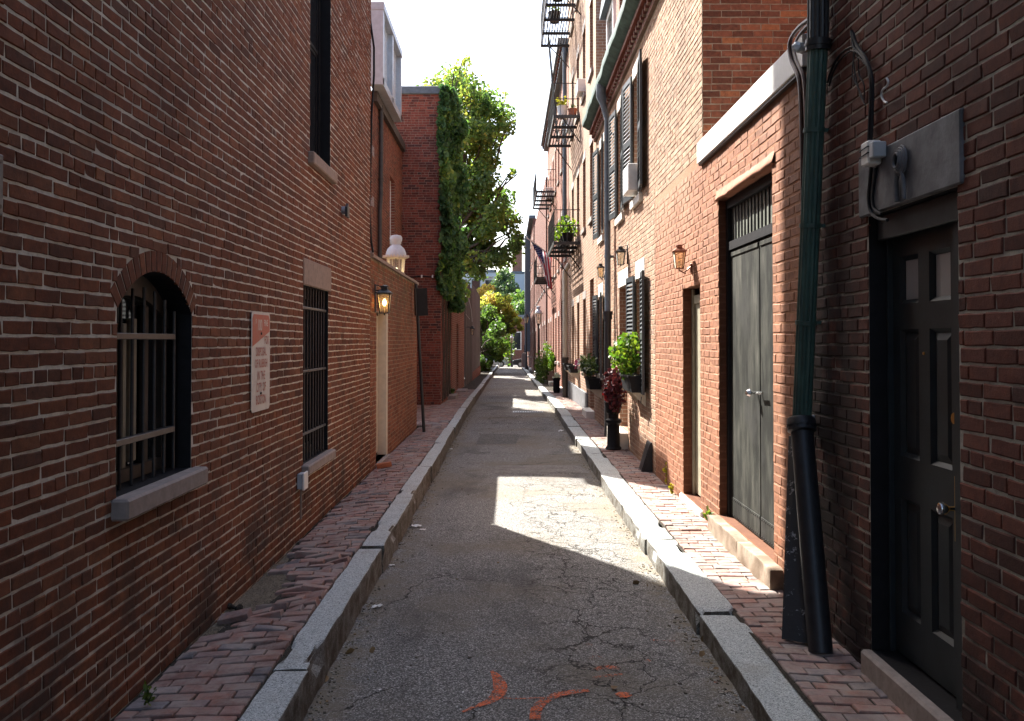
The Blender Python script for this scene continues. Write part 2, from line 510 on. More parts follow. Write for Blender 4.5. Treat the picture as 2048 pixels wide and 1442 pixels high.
def brick_wall(parent, O, U, Nn, u0, u1, z0, z1, brick, mortar, bl=.203, bh=.066, jt=.010, openings=(), n_ind=0,
               proud=.005, jit=.0018, bond=7, seed=1, top=None, reveal=None, name='wall', geo=None, cham=.004, wav=.007):
    """O origin, U along the wall, Nn outward normal; geo limits brick geometry to part of the wall (u0,u1,z0,z1)"""
    rng = random.Random(seed)
    O, U, Nn, Z = Vector(O), Vector(U), Vector(Nn), Vector((0, 0, 1))
    hand = U.cross(Nn).dot(Z)
    W = lambda u, d, z: O + U*u + Nn*d + Z*z
    mb = MB()
    us = sorted({u0, u1, *[o['u0'] for o in openings], *[o['u1'] for o in openings]})
    zs = sorted({z0, z1, *[o['z0'] for o in openings], *[o['z1'] for o in openings]})
    us = [u for u in us if u0 <= u <= u1]; zs = [z for z in zs if z0 <= z <= z1]
    for a, b in zip(us, us[1:]):
        for c, d in zip(zs, zs[1:]):
            mu, mz = (a+b)/2, (c+d)/2
            if any(o['u0'] < mu < o['u1'] and o['z0'] < mz < o['z1'] for o in openings): continue
            mb.quad(W(a,0,c), W(b,0,c), W(b,0,d), W(a,0,d))
    for o in openings:
        D = -o.get('depth', .12)
        mb.mi = 1
        zt = o['z1'] - o.get('rise', 0)
        for uu in (o['u0'], o['u1']):
            mb.quad(W(uu,0,o['z0']), W(uu,0,zt), W(uu,D,zt), W(uu,D,o['z0']))
        mb.quad(W(o['u0'],0,o['z0']), W(o['u1'],0,o['z0']), W(o['u1'],D,o['z0']), W(o['u0'],D,o['z0']))
        if o.get('rise'):
            uc, zc, Rr = arch_geom(o)
            k = 16
            pu = [o['u0'] + (o['u1']-o['u0'])*i/k for i in range(k+1)]
            pz = [zc + math.sqrt(max(0, Rr*Rr - (p-uc)**2)) for p in pu]
            for i in range(k):
                mb.mi = 1
                mb.quad(W(pu[i],0,pz[i]), W(pu[i+1],0,pz[i+1]), W(pu[i+1],D,pz[i+1]), W(pu[i],D,pz[i]))
                mb.mi = 0
                mb.quad(W(pu[i],0,pz[i]), W(pu[i+1],0,pz[i+1]), W(pu[i+1],0,o['z1']), W(pu[i],0,o['z1']))
        else:
            mb.quad(W(o['u0'],0,o['z1']), W(o['u1'],0,o['z1']), W(o['u1'],D,o['z1']), W(o['u0'],D,o['z1']))
        mb.mi = 0
    wall = mb.build(name, [mortar, reveal or mortar], parent)
    # courses
    gu0, gu1, gz0, gz1 = geo or (u0, u1, z0, z1)
    bricks = []
    nrow = int(round((gz1-gz0)/bh))
    for r in range(nrow):
        c0, c1 = gz0 + r*bh, gz0 + (r+1)*bh
        if c1 > gz1 + 1e-6: break
        header = bond and (r % bond == bond-1)
        L = bl/2 if header else bl
        u = gu0 - (L/2 if r % 2 else 0) - rng.uniform(0, .02)
        while u < gu1 - .02:
            LL = L * rng.uniform(.94, 1.06)
            if not header and rng.random() < .05: LL = bl/2
            pieces = [(max(u, gu0), min(u+LL, gu1), c0, c1)]
            u += LL
            for o in openings:
                nxt = []
                for (a, b, c, d) in pieces:
                    ring = o.get('ring', 0)
                    if o.get('rise'):
                        uc, zc, Rr = arch_geom(o)
                        Ro = Rr + ring
                        mz = (c+d)/2
                        zsp = o['z1'] - o['rise']
                        if mz <= o['z0'] or mz >= zc + Ro: nxt.append((a,b,c,d)); continue
                        w2 = (o['u1']-o['u0'])/2
                        hs, zo = Ro*w2/Rr, zc + Ro*(zsp-zc)/Rr
                        hw = math.sqrt(max(0, Ro*Ro - (mz-zc)**2)) if mz > zo else (w2 + (hs-w2)*(mz-zsp)/(zo-zsp) if mz > zsp else w2)
                        lo, hi = uc-hw, uc+hw
                        oz0, oz1 = c, d
                    else:
                        lo, hi, oz0, oz1 = o['u0'], o['u1'], o['z0'], o['z1']
                        if d <= oz0 + .004 or c >= oz1 - .004: nxt.append((a,b,c,d)); continue
                    if b <= lo or a >= hi: nxt.append((a,b,c,d)); continue
                    if a < lo: nxt.append((a, lo, c, d))
                    if b > hi: nxt.append((hi, b, c, d))
                    if c < oz0 - .022: nxt.append((max(a,lo), min(b,hi), c, oz0))
                    if d > oz1 + .022: nxt.append((max(a,lo), min(b,hi), oz1, d))
                pieces = nxt
            for (a, b, c, d) in pieces:
                if b - a < .03: continue
                if top and top((a+b)/2) < (c+d)/2: continue
                bricks.append((a, b, c, d))
    wave = lambda u, z: wav*(mnoise.noise(Vector((u*.55, z*.8, seed))) + .45*mnoise.noise(Vector((u*2.6, z*3.1, seed+5))))
    if n_ind:
        sc_ = []
        for i, (a, b, c, d) in enumerate(bricks):
            p = W((a+b)/2, 0, (c+d)/2)
            q = project(p)
            if q is None or not (-5 < q[0] < 2053 and -5 < q[1] < 1447): continue
            vdir = p - Vector((0, 0, EYE))
            sc_.append(((b-a)*(d-c)*abs(Nn.dot(vdir.normalized()))/vdir.length_squared, i))
        sc_.sort(reverse=True)
        ind = {i for _, i in sc_[:n_ind]}
    else: ind = set()
    field = MB()
    cache = {}
    off = world_loc(wall)
    for i, (a, b, c, d) in enumerate(bricks):
        l, h = b-a-jt*.72, d-c-jt
        if l < .015 or h < .01: continue
        if i in ind:
            key = (round(l/.012), round(h/.006), rng.randrange(3))
            me = cache.get(key)
            if me is None:
                v, f = brick_geo(key[0]*.012, key[1]*.006, proud, .012, cham, rng, jit)
                me = bpy.data.meshes.new('brick')
                wv = [U*x + Nn*y + Z*z for x, y, z in v]
                me.from_pydata(wv, [], [t if hand > 0 else t[::-1] for t in f])
                me.materials.append(brick)
                cache[key] = me
            o = bpy.data.objects.new('brick', me)
            o.location = W((a+b)/2, rng.uniform(-.0022, .0016), (c+d)/2 + wave((a+b)/2, (c+d)/2)) - off
            ang = rng.gauss(0, .006)
            o.rotation_euler = Matrix.Rotation(ang, 3, Nn).to_euler()
            o.parent = wall
            COL.objects.link(o)
        else:
            v, f = brick_geo(l, h, proud + rng.uniform(-.0022, .0016), .012, cham, rng, jit)
            field.tone = rng.uniform(.01, .99)
            cx, cz = (a+b)/2, (c+d)/2
            cz += wave(cx, cz)
            field.add([W(cx+x, y, cz+z) for x, y, z in v], [t if hand > 0 else t[::-1] for t in f])
    # arch rings
    for o in openings:
        if not o.get('ring'): continue
        uc, zc, Rr = arch_geom(o)
        half = math.asin((o['u1']-o['u0'])/2/Rr)
        n = max(7, int(2*half*(Rr+o['ring']/2)/.072))
        for i in range(n):
            t0 = -half + 2*half*i/n + .005/Rr; t1 = -half + 2*half*(i+1)/n - .005/Rr
            vb = MB()
            pts = []
            for d in (-.012, proud*.5, proud):
                sh = .003 if d == proud else 0
                for (rr, t) in ((Rr+sh, t0+sh/Rr), (Rr+sh, t1-sh/Rr), (Rr+o['ring']-sh-rng.uniform(0,.004), t1-sh/Rr), (Rr+o['ring']-sh, t0+sh/Rr)):
                    pts.append(W(uc + rr*math.sin(t), d, zc + rr*math.cos(t)))
            fs = [(8,9,10,11)]
            for s in (0, 4):
                for k in range(4): fs.append((s+k, s+(k+1) % 4, s+4+(k+1) % 4, s+4+k))
            vb.add(pts, fs)
            vb.build('arch_brick', brick, wall)
    if field.v:
        field.build('brick_field', brick, wall, normals=False, kind='stuff')
    return wall

def pane(parent, X, y0, y1, z0, z1, mat, name='pane', t=.004):
    mb = MB(); mb.box(X-t, X+t, y0, y1, z0, z1)
    return mb.build(name, mat, parent)

def sash_window(parent, X, s, y0, y1, z0, z1, frame_mat, glass_mat, fw=.05, cols=1, rows=2, bars=True):
    """sash window in a wall facing s along X; X is the plane of the frame's front"""
    mb = MB()
    d = -.05*s
    mb.box(X, X+d, y0, y0+fw, z0, z1); mb.box(X, X+d, y1-fw, y1, z0, z1)
    mb.box(X, X+d, y0+fw, y1-fw, z0, z0+fw); mb.box(X, X+d, y0+fw, y1-fw, z1-fw, z1)
    w = mb.build('window', frame_mat, parent)
    iy0, iy1, iz0, iz1 = y0+fw, y1-fw, z0+fw, z1-fw
    for r in range(rows):
        a = iz0 + (iz1-iz0)*r/rows; b = iz0 + (iz1-iz0)*(r+1)/rows
        xo = X - s*(.022 if r == 0 else .012)
        sb = MB(); t = .035; e = -s*.02
        sb.box(xo, xo+e, iy0, iy0+t, a, b); sb.box(xo, xo+e, iy1-t, iy1, a, b)
        sb.box(xo, xo+e, iy0+t, iy1-t, a, a+t); sb.box(xo, xo+e, iy0+t, iy1-t, b-t, b)
        for c in range(1, cols):
            yc = iy0 + (iy1-iy0)*c/cols
            sb.box(xo-s*.002, xo+e, yc-.009, yc+.009, a+t, b-t)
        if cols > 1:
            zc = (a+b)/2
            sb.box(xo-s*.004, xo+e, iy0+t, iy1-t, zc-.009, zc+.009)
        sb.build('sash', frame_mat, w)
        pane(w, xo-s*.012, iy0+t, iy1-t, a+t, b-t, glass_mat)
    return w

def block(parent, name, mat, x0, x1, y0, y1, z0, z1, c=.008, label=None):
    mb = MB(); mb.bbox(x0, x1, y0, y1, z0, z1, c)
    return mb.build(name, mat, parent, label=label)

def rough_stone(name, mats, parent, x0, x1, y0, y1, z0f, z1f, seed, amp=.008, seg=.12, chip=.02, n_top=5, face_mat=None):
    """long weathered stone along Y with rounded worn arrises"""
    rng = random.Random(seed)
    ny = max(3, int((y1-y0)/seg))
    prof = [(0, 0)]
    e = .022
    for i in range(1, 4): prof.append((0, i/3.4))
    prof += [(0, 1-e*2.2), (e*.35, 1-e*.6), (e*1.2, 1)]
    for i in range(1, n_top): prof.append((i/n_top, 1))
    prof += [(1-e*1.2, 1), (1-e*.35, 1-e*.6), (1, 1-e*2.2)]
    for i in (3, 2, 1): prof.append((1, i/3.4))
    prof += [(1, 0)]
    mb = MB()
    vs_, fs = [], []
    m = len(prof)
    for j in range(ny+1):
        y = y0 + (y1-y0)*j/ny
        end = min(j, ny-j)
        sh = .010 if end == 0 else 0
        for i, (a, b) in enumerate(prof):
            zz0, zz1 = z0f(y), z1f(y)
            x = x0 + (x1-x0)*a; z = zz0 + (zz1-zz0)*b
            p = Vector((x*6, y*6, z*6 + seed*3.1))
            k = amp * (1.6 if b < .9 else .7)
            x += mnoise.noise(p) * k; z += (mnoise.noise(p + Vector((9, 3, 1))) * k if b > .1 else 0)
            big = max(0, mnoise.noise(Vector((y*2.1 + seed, i*.02, 7))) - .25) * chip * 3
            if .85 < b and a < .06: z -= big; x += big
            if .85 < b and a > .94: z -= big; x -= big
            if sh and b > .8: z -= sh
            vs_.append((x, y, z))
    for j in range(ny):
        for i in range(m-1):
            fs.append((j*m+i, j*m+i+1, (j+1)*m+i+1, (j+1)*m+i))
    fs.append(tuple(range(m))[::-1]); fs.append(tuple(range(ny*m, (ny+1)*m)))
    mb.add(vs_, fs)
    o = mb.build(name, mats, parent, smooth=True)
    return o

def paving_brick_geo(l, w, t, rng):
    a, b = l/2, w/2; c = .005
    J = lambda s=.0025: rng.uniform(-s, s)
    q = [(-a+J(), -b+J()), (a+J(), -b+J()), (a+J(), b+J()), (-a+J(), b+J())]
    v = [(x - math.copysign(c, x), y - math.copysign(c, y), J(.0015)) for x, y in q] + [(x, y, -c) for x, y in q] + [(x, y, -t) for x, y in q]
    f = [(0, 1, 2, 3)]
    for i in range(4):
        j = (i+1) % 4
        f += [(4+i, 4+j, j, i), (8+i, 8+j, 4+j, 4+i)]
    return v, f

def paved_walk(parent, xa, xb, y0, y1, zf, brick, bl=.2, bw=.1, jt=.006, n_ind=300, seed=3, skew=0.0, holes=None, tilt=.02, drop=None):
    """running-bond brick paving, bricks laid across the walk; xa, xb functions of y"""
    rng = random.Random(seed)
    items = []
    ny = int((y1-y0)/bw)
    for j in range(ny):
        y = y0 + (j+.5)*bw
        A, B = xa(y), xb(y)
        x = A - (bl/2 if j % 2 else 0) + rng.uniform(-.015, .015)
        while x < B - .02:
            L = bl * rng.uniform(.95, 1.05)
            if rng.random() < .06: L = bl*.5
            a, b = max(x, A), min(x+L, B)
            x += L
            if b - a < .045: continue
            if holes and holes((a+b)/2, y): continue
            items.append(((a+b)/2, y, b-a-jt))
    def key(it):
        q = project((it[0], it[1], zf(it[0], it[1])))
        if q is None or not (-10 < q[0] < 2058 and q[1] < 1460): return 1e9
        return q[2]
    order = sorted(range(len(items)), key=lambda i: key(items[i]))
    ind = {i for i in order[:n_ind] if key(items[i]) < 1e9}
    field = MB(); cache = {}
    off = world_loc(parent)
    for i, (x, y, l) in enumerate(items):
        z = zf(x, y)
        sink = rng.gauss(0, .0035)
        rx, ry = rng.gauss(0, tilt), rng.gauss(0, tilt)
        if drop: dz, tx, ty = drop(x, y, rng); sink += dz; rx += tx; ry += ty
        rz = rng.gauss(0, .02) + skew*mnoise.noise(Vector((x, y*.6, seed)))
        gx = (zf(x+.05, y)-zf(x-.05, y))/.1; gy = (zf(x, y+.05)-zf(x, y-.05))/.1
        rot = Matrix.Rotation(rz, 3, 'Z') @ Matrix.Rotation(rx + math.atan(gy), 3, 'X') @ Matrix.Rotation(ry - math.atan(gx), 3, 'Y')
        ww = bw - jt
        if i in ind:
            kk = (round(l/.01), rng.randrange(4))
            if kk not in cache:
                v, f = paving_brick_geo(kk[0]*.01, ww, .055, rng)
                me = bpy.data.meshes.new('brick'); me.from_pydata(v, [], f); me.materials.append(brick)
                cache[kk] = me
            o = bpy.data.objects.new('brick', cache[kk])
            o.location = Vector((x, y, z + sink)) - off
            o.rotation_euler = rot.to_euler()
            o.parent = parent
            COL.objects.link(o)
        else:
            v, f = paving_brick_geo(l, ww, .055, rng)
            field.tone = rng.uniform(.01, .99)
            field.add([Vector((x, y, z+sink)) + rot @ Vector(p) for p in v], f)
    if field.v: field.build('brick_field', brick, parent, normals=False, kind='stuff')

def grid_sheet(name, mat, xs, ys, zf, parent=None, kind=None, smooth=True):
    vs_ = [(x(y) if callable(x) else x, y, 0) for y in ys for x in xs]
    vs_ = [(a, b, zf(a, b)) for a, b, _ in vs_]
    n = len(xs)
    fs = [(j*n+i, j*n+i+1, (j+1)*n+i+1, (j+1)*n+i) for j in range(len(ys)-1) for i in range(n-1)]
    mb = MB(); mb.add(vs_, fs)
    return mb.build(name, mat, parent, smooth='all' if smooth else False, kind=kind)

# ------------------------------------------------------------------ leaves
def leaf_mesh(name, pts, nrm, size, tones, mat, parent, seed, droop=.3):
    """one folded leaf per point (numpy arrays)"""
    g = np.random.default_rng(seed)
    n = len(pts)
    d = g.normal(size=(n, 3)); d[:, 2] -= droop
    d /= np.linalg.norm(d, axis=1)[:, None]
    nn = nrm + g.normal(size=(n, 3))*.6
    s = np.cross(d, nn); s /= np.linalg.norm(s, axis=1)[:, None] + 1e-9
    up = np.cross(s, d)
    L = (size * g.uniform(.65, 1.25, n))[:, None]
    Wd = L * g.uniform(.32, .46, n)[:, None]
    base = pts - d*L*.5
    v = np.empty((n, 6, 3))
    v[:, 0] = base
    v[:, 1] = base + d*L*.35 + s*Wd + up*L*.08
    v[:, 2] = base + d*L*.72 + s*Wd*.7 + up*L*.06
    v[:, 3] = base + d*L
    v[:, 4] = base + d*L*.72 - s*Wd*.7 + up*L*.06
    v[:, 5] = base + d*L*.35 - s*Wd + up*L*.08
    off = np.array(world_loc(parent)) if parent else 0
    v = v.reshape(-1, 3) - off
    idx = (np.arange(n)*6)[:, None]
    f = np.concatenate([idx + np.array([[0, 1, 2, 3]]), idx + np.array([[0, 3, 4, 5]])], axis=1).reshape(-1, 4)
    me = bpy.data.meshes.new(name)
    me.vertices.add(len(v)); me.vertices.foreach_set('co', v.ravel())
    me.loops.add(f.size); me.loops.foreach_set('vertex_index', f.ravel().astype(np.int32))
    me.polygons.add(len(f))
    me.polygons.foreach_set('loop_start', np.arange(0, f.size, 4, dtype=np.int32))
    me.materials.append(mat)
    at = me.attributes.new('tone', 'FLOAT', 'FACE')
    at.data.foreach_set('value', np.repeat(np.clip(tones, 0.001, .999), 2))
    me.update(calc_edges=True)
    me.validate()
    o = bpy.data.objects.new(name, me)
    COL.objects.link(o)
    if parent: o.parent = parent
    return o

def blob_points(blobs, per, seed, hole=1.1, thr=-.12, shell=.45):
    """points spread through lumpy blobs; blob = (centre, radii)"""
    g = np.random.default_rng(seed)
    P, Nr = [], []
    for (c, r) in blobs:
        r = np.array(r if isinstance(r, (tuple, list)) else (r, r, r), float); c = np.array(c, float)
        n = int(per * (r.prod() ** (2/3)))
        d = g.normal(size=(n, 3)); d /= np.linalg.norm(d, axis=1)[:, None]
        rad = g.uniform(0, 1, n) ** shell
        for k in range(n):
            p = c + d[k]*r*rad[k]
            q = Vector(p)
            w = mnoise.noise(q*hole)
            p = p + np.array(mnoise.noise_vector(q*1.7))*.22*r.mean()
            if w < thr: continue
            P.append(p); Nr.append(d[k])
    return np.array(P), np.array(Nr)

def branches(mb, start, ends, r0, seed, r1=.02):
    rng = random.Random(seed)
    for e in ends:
        s, e = Vector(start), Vector(e)
        pts = []
        n = 7
        for i in range(n+1):
            t = i/n
            p = s.lerp(e, t) + Vector((rng.uniform(-1, 1), rng.uniform(-1, 1), rng.uniform(-.5, 1)))*.06*(e-s).length*math.sin(math.pi*t)
            pts.append(p)
        mb.tube(pts, [r0*(1-i/n) + r1*i/n for i in range(n+1)], 7)
# ================================================================== SETTING: road, kerbs, pavements
XL, XR = -1.93, 2.05            # left and right wall planes
KL, KR = -1.09, 1.29            # road edges
ZL, ZR = .22, .14               # pavement heights

def m_road():
    k = N('asphalt')
    x, y, z = k.sep()
    v = k.vor(150, 'F1', out='Color')
    ag = k.ramp(k.sep(v)[0], [(0, .05), (.45, .115), (.8, .22), (1, .48)])
    c = k.mix(1.0, (1.0, .985, .95), ag, 'MULTIPLY')
    fine = k.noise(420, 2)
    c = k.mix(1.0, c, k.ramp(fine, [(.3, .7), (.7, 1.3)]), 'MULTIPLY')
    # worn, dusty and oily areas
    c = k.mix(k.math('MULTIPLY', k.step(k.noise(.55, 5, .6), .44, .66), .72), c, (.145, .125, .097))
    c = k.mix(k.math('MULTIPLY', k.step(k.noise(1.1, 5, .65, vec=k.comb(x, k.math('MULTIPLY', y, .45), 5.0)), .50, .70), .62), c, (.055, .053, .051))
    # sandy gutters
    gut = k.math('MAXIMUM', k.step(x, KL + .30, KL + .02), k.step(x, KR - .26, KR - .02))
    c = k.mix(k.math('MULTIPLY', gut, k.step(k.noise(5, 5, .7), .35, .65)), c, (.165, .14, .105))
    # alligator cracks, only where the surface has broken up
    w = k.node('VectorMath', operation='ADD')
    k.set(w.inputs[0], k.pos())
    dn = k.node('VectorMath', operation='SCALE'); k.set(dn.inputs[0], k.noise(3.2, 4, .6, out='Color')); dn.inputs['Scale'].default_value = .45
    k.t.links.new(dn.outputs[0], w.inputs[1])
    e1 = k.vor(2.6, 'DISTANCE_TO_EDGE', vec=w.outputs[0])
    e2 = k.vor(7.5, 'DISTANCE_TO_EDGE', vec=w.outputs[0])
    cx = k.math('ADD', k.math('MULTIPLY', x, 1.0), k.math('MULTIPLY', k.noise(.9, 3), .8))
    zone = k.math('MULTIPLY', k.step(k.math('ABSOLUTE', k.math('SUBTRACT', cx, 1.02)), .62, .22), k.step(y, 16, 11))
    m1 = k.math('MULTIPLY', k.step(e1, .022, .004), zone)
    m2 = k.math('MULTIPLY', k.math('MULTIPLY', k.step(e2, .035, .006), zone), k.step(k.noise(1.6, 3), .5, .6))
    e3 = k.vor(.55, 'DISTANCE_TO_EDGE', vec=w.outputs[0])
    m3 = k.math('MULTIPLY', k.step(e3, .006, .001), k.step(k.noise(1.0, 3), .45, .55))
    crack = k.math('MAXIMUM', k.math('MAXIMUM', m1, m2), m3)
    c = k.mix(k.math('MULTIPLY', crack, .88), c, (.018, .016, .014))
    c = k.mix(1.0, c, (1.15, 1.13, 1.10), 'MULTIPLY')
    k.base(c, .9, 0, .22)
    h = k.math('SUBTRACT', k.math('ADD', k.math('MULTIPLY', k.sep(v)[0], .35), k.math('MULTIPLY', k.noise(60, 4), .5)), k.math('MULTIPLY', crack, 2.6))
    k.bump(h, .7, .006)
    return k.m
M['road'] = m_road()

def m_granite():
    k = N('granite')
    g = k.sep(k.vor(190, 'F1', out='Color'))[0]
    c = k.ramp(g, [(0, (.13, .14, .135)), (.25, (.36, .39, .38)), (.7, (.49, .525, .51)), (1, (.68, .70, .68))])
    c = k.mix(k.math('MULTIPLY', k.step(k.noise(2.6, 6, .7), .5, .72), .45), c, (.28, .25, .20))
    c = k.mix(k.math('MULTIPLY', k.step(k.noise(40, 3, .7), .58, .68), .5), c, (.16, .15, .14))
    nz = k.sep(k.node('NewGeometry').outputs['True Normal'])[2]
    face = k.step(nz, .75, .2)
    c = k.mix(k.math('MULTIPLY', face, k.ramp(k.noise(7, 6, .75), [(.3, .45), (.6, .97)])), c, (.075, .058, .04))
    k.base(c, .85, 0, .25)
    k.bump(k.math('ADD', k.noise(45, 5, .7), k.math('MULTIPLY', g, .25)), .45, .006)
    return k.m
M['granite'] = m_granite()

def m_dirt(name, col):
    k = N(name)
    g = k.sep(k.vor(120, 'F1', out='Color'))[0]
    c = k.mix(1.0, k.ramp(g, [(0, .5), (1, 1.5)]), k.ramp(k.noise(5, 5), [(.3, tuple(a*.7 for a in col)), (.7, col)]), 'MULTIPLY')
    k.base(c, .95, 0, .1); k.bump(k.math('ADD', g, k.noise(70, 4)), .8, .008)
    return k.m
M['sand'] = m_dirt('sand_bed', (.20, .165, .12))
M['joint'] = m_dirt('joint_dirt', (.06, .052, .042))
M['earth'] = m_plain('earth', (.12, .10, .07), .95, var=.3, scale=1.5)

def zcrown(x, y):
    t = (x - .1) / 1.2
    n = mnoise.noise(Vector((x*.9, y*.5, 2))) * .018 + mnoise.noise(Vector((x*2.4, y*1.7, 8))) * .006
    return zroad(y) - .022*t*t + n
ys = [-7 + .15*i for i in range(260)]
ys += [ys[-1] + 1.0*i for i in range(1, 75)]
road = grid_sheet('road', M['road'], [KL-.12 + (KR-KL+.26)*i/16 for i in range(17)], ys, zcrown, None, 'structure')

g = MB(); g.quad((-300, -60, -1.9), (300, -60, -1.9), (300, 500, -1.9), (-300, 500, -1.9))
g.build('ground', M['earth'], None, kind='structure')
g = MB(); g.quad((-40, 91, -.93), (40, 91, -.93), (40, 106, -.93), (-40, 106, -.93))
g.build('cross_street', M['road'], None, kind='structure')
g = MB(); g.quad((-14, 12.0, .10), (XL-.1, 12.0, .10), (XL-.1, 60, .10), (-14, 60, .10))
g.build('yard', M['earth'], None, kind='structure')

# kerbs: granite stones laid end to end
def kerb(x0, x1, joints, h, seed, label_mats):
    root = bpy.data.objects.new('kerb', None); COL.objects.link(root)
    root['kind'] = 'structure'
    rng = random.Random(seed)
    for i, (a, b) in enumerate(zip(joints, joints[1:])):
        dz, dx = rng.uniform(-.012, .010), rng.uniform(-.012, .012)
        tl = rng.uniform(-.006, .006)
        if seed == 5 and i == 2: dz, dx, tl = -.028, .02, .012      # the sunken stone by the drainpipe
        rough_stone('kerb_stone', M['granite'], root, x0+dx, x1+dx, a+.008, b-.008,
                    lambda y: zroad(y)-.12, lambda y, a=a, b=b: zroad(y)+h+dz+tl*(y-a)/(b-a), seed*50+i,
                    amp=.011 if a < 20 else .005, seg=.07 if a < 12 else .3, chip=.045 if a < 20 else .03)
    return root
jl = [-6, -2.5, .2, 2.3, 4.8, 7.6, 9.9, 12.4, 15.2, 17.9, 20.3, 23.1, 25.8, 28.4, 31, 34, 37, 40, 43, 46.5, 50, 54, 58, 62, 66, 70, 75, 80, 85, 91]
jr = [-6, -1.5, 1.2, 3.5, 6.04, 8.26, 9.95, 12.3, 14.5, 16.6, 19.0, 21.5, 24, 26.4, 29, 31.6, 34, 37, 40, 43, 46, 50, 54, 58, 62, 66, 70, 75, 80, 86]
jr = [-6, -1.5, 3.5] + jr[4:]
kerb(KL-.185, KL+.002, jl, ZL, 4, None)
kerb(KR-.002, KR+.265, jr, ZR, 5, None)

# pavements: a dirt bed and the bricks on it
def zl_walk(x, y):
    s = zroad(y) + ZL - .012
    s += .022*mnoise.noise(Vector((x*1.2, y*.55, 3))) + .010*mnoise.noise(Vector((x*3, y*2, 5)))
    if y < 18.4: s -= .035*max(0, (-1.45 - x)/.45)**1.5          # sunken along the wall
    return s
def zr_walk(x, y):
    s = zroad(y) + ZR - .006
    return s + .016*mnoise.noise(Vector((x*1.3, y*.6, 13))) + .007*mnoise.noise(Vector((x*3, y*2, 15)))
PIT = lambda x, y: (-1.95 < x < -1.63 + .10*mnoise.noise(Vector((y*3, 1, 1))) and 5.95 < y < 6.85) or (x < -1.80 and 5.3 < y < 7.9)
pav_l = grid_sheet('pavement', M['joint'], [lambda y, t=t: (XL-.02 if y < 18.4 or y > 24.2 else -3.2) + (KL-.16 - (XL-.02 if y < 18.4 or y > 24.2 else -3.2))*t for t in [i/8 for i in range(9)]],
                   [-6 + .25*i for i in range(146)] + [31 + 1.5*i for i in range(1, 41)], lambda x, y: zl_walk(x, y) - .017 - (.022 if PIT(x, y) else 0), None, 'structure')
def drop_l(x, y, rng):
    # bricks slid and tipped around the washed-out hole
    d = math.hypot((x+1.72)*1.4, y-6.5)
    k = max(0, 1 - abs(d-.75)/.9)
    if y > 7: k = max(k, .55*max(0, 1-abs(y-11)/5) * max(0, min(1, (-1.4-x)/.3)))
    return rng.uniform(-.012, .026)*k, rng.gauss(0, .16)*k, rng.gauss(-.10, .12)*k
paved_walk(pav_l, lambda y: XL+.03 + (.0 if 18.4 > y or y > 24.2 else -1.05), lambda y: KL-.20, 1.2, 34, zl_walk, M['brick_walk'], .205, .098, .0095, 300, 3, .14, PIT, .026, drop_l)
pav_r = grid_sheet('pavement', M['joint'], [KR+.25 + (XR+.1-KR-.25)*i/6 for i in range(7)],
                   [-6 + .25*i for i in range(146)] + [31 + 1.5*i for i in range(1, 41)], lambda x, y: zr_walk(x, y) - .010, None, 'structure')
paved_walk(pav_r, lambda y: KR+.275, lambda y: XR-.005, 1.2, 34, zr_walk, M['brick_walk'], .205, .101, .008, 300, 8, .07, None, .012, None)
sp = MB(); sv = []
for i in range(25):
    for j in range(9):
        y = 5.2 + 2.9*i/24; w_ = .05 + .30*math.exp(-((y-6.45)/.55)**2) + .03*mnoise.noise(Vector((y*4, 2, 2)))
        x = XL + .004 + w_*j/8
        sv.append((x, y, zl_walk(x, y) - .026 + .010*mnoise.noise(Vector((x*9, y*9, 4))) - (.012 if j == 8 else 0)))
sp.add(sv, [(i*9+j, i*9+j+1, (i+1)*9+j+1, (i+1)*9+j) for i in range(24) for j in range(8)])
sp.build('sand_bed', M['sand'], pav_l, 'all', kind='stuff')
sb = MB()
rg = random.Random(2)
for i in range(500):                                             # loose grit in the hole
    x, y = rg.uniform(-1.92, -1.60), rg.uniform(5.4, 7.0)
    r = rg.uniform(.004, .011)
    z = zl_walk(x, y) - .036 + r*.3
    sb.obox((x, y, z), (r, rg.uniform(-.3, .3)*r, 0), (-.2*r, r*.8, .2*r), (0, 0, r*.7))
sb.build('grit', M['sand'], pav_l, kind='stuff')

# ================================================================== LEFT SIDE
# --- the long brick house on the left
L1E = 12.2
house = thing('brick_house', (XL, 6, 0), 'dark red brick house filling the left side with arched barred window', 'building')
ops = [dict(u0=4.31, u1=5.33, z0=1.225, z1=2.375, rise=.22, ring=.115, depth=.22),
       dict(u0=8.22, u1=9.36, z0=.83, z1=2.52, depth=.20),
       dict(u0=8.46, u1=9.44, z0=3.82, z1=6.3, depth=.16)]
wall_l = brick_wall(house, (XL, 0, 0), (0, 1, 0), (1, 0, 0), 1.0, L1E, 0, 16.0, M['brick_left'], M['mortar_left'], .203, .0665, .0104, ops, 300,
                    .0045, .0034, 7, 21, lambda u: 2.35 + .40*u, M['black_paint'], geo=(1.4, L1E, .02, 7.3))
b = MB()
b.quad((XL, -8, 0), (XL, 1.0, 0), (XL, 1.0, 16.0), (XL, -8, 16.0))
b.quad((XL-.004, L1E, 0), (XL-8, L1E, 0), (XL-8, L1E, 16.0), (XL-.004, L1E, 16.0))
b.quad((XL-.26, -8, 0), (XL-.26, L1E-.01, 0), (XL-.26, L1E-.01, 16.0), (XL-.26, -8, 16.0))
b.quad((XL, -8, 16.0), (XL, L1E, 16.0), (XL-8, L1E, 16.0), (XL-8, -8, 16.0))
b.quad((XL, -8, 0), (XL-8, -8, 0), (XL-8, -8, 16.0), (XL, -8, 16.0))
b.build('body', M['far_dark'], house)
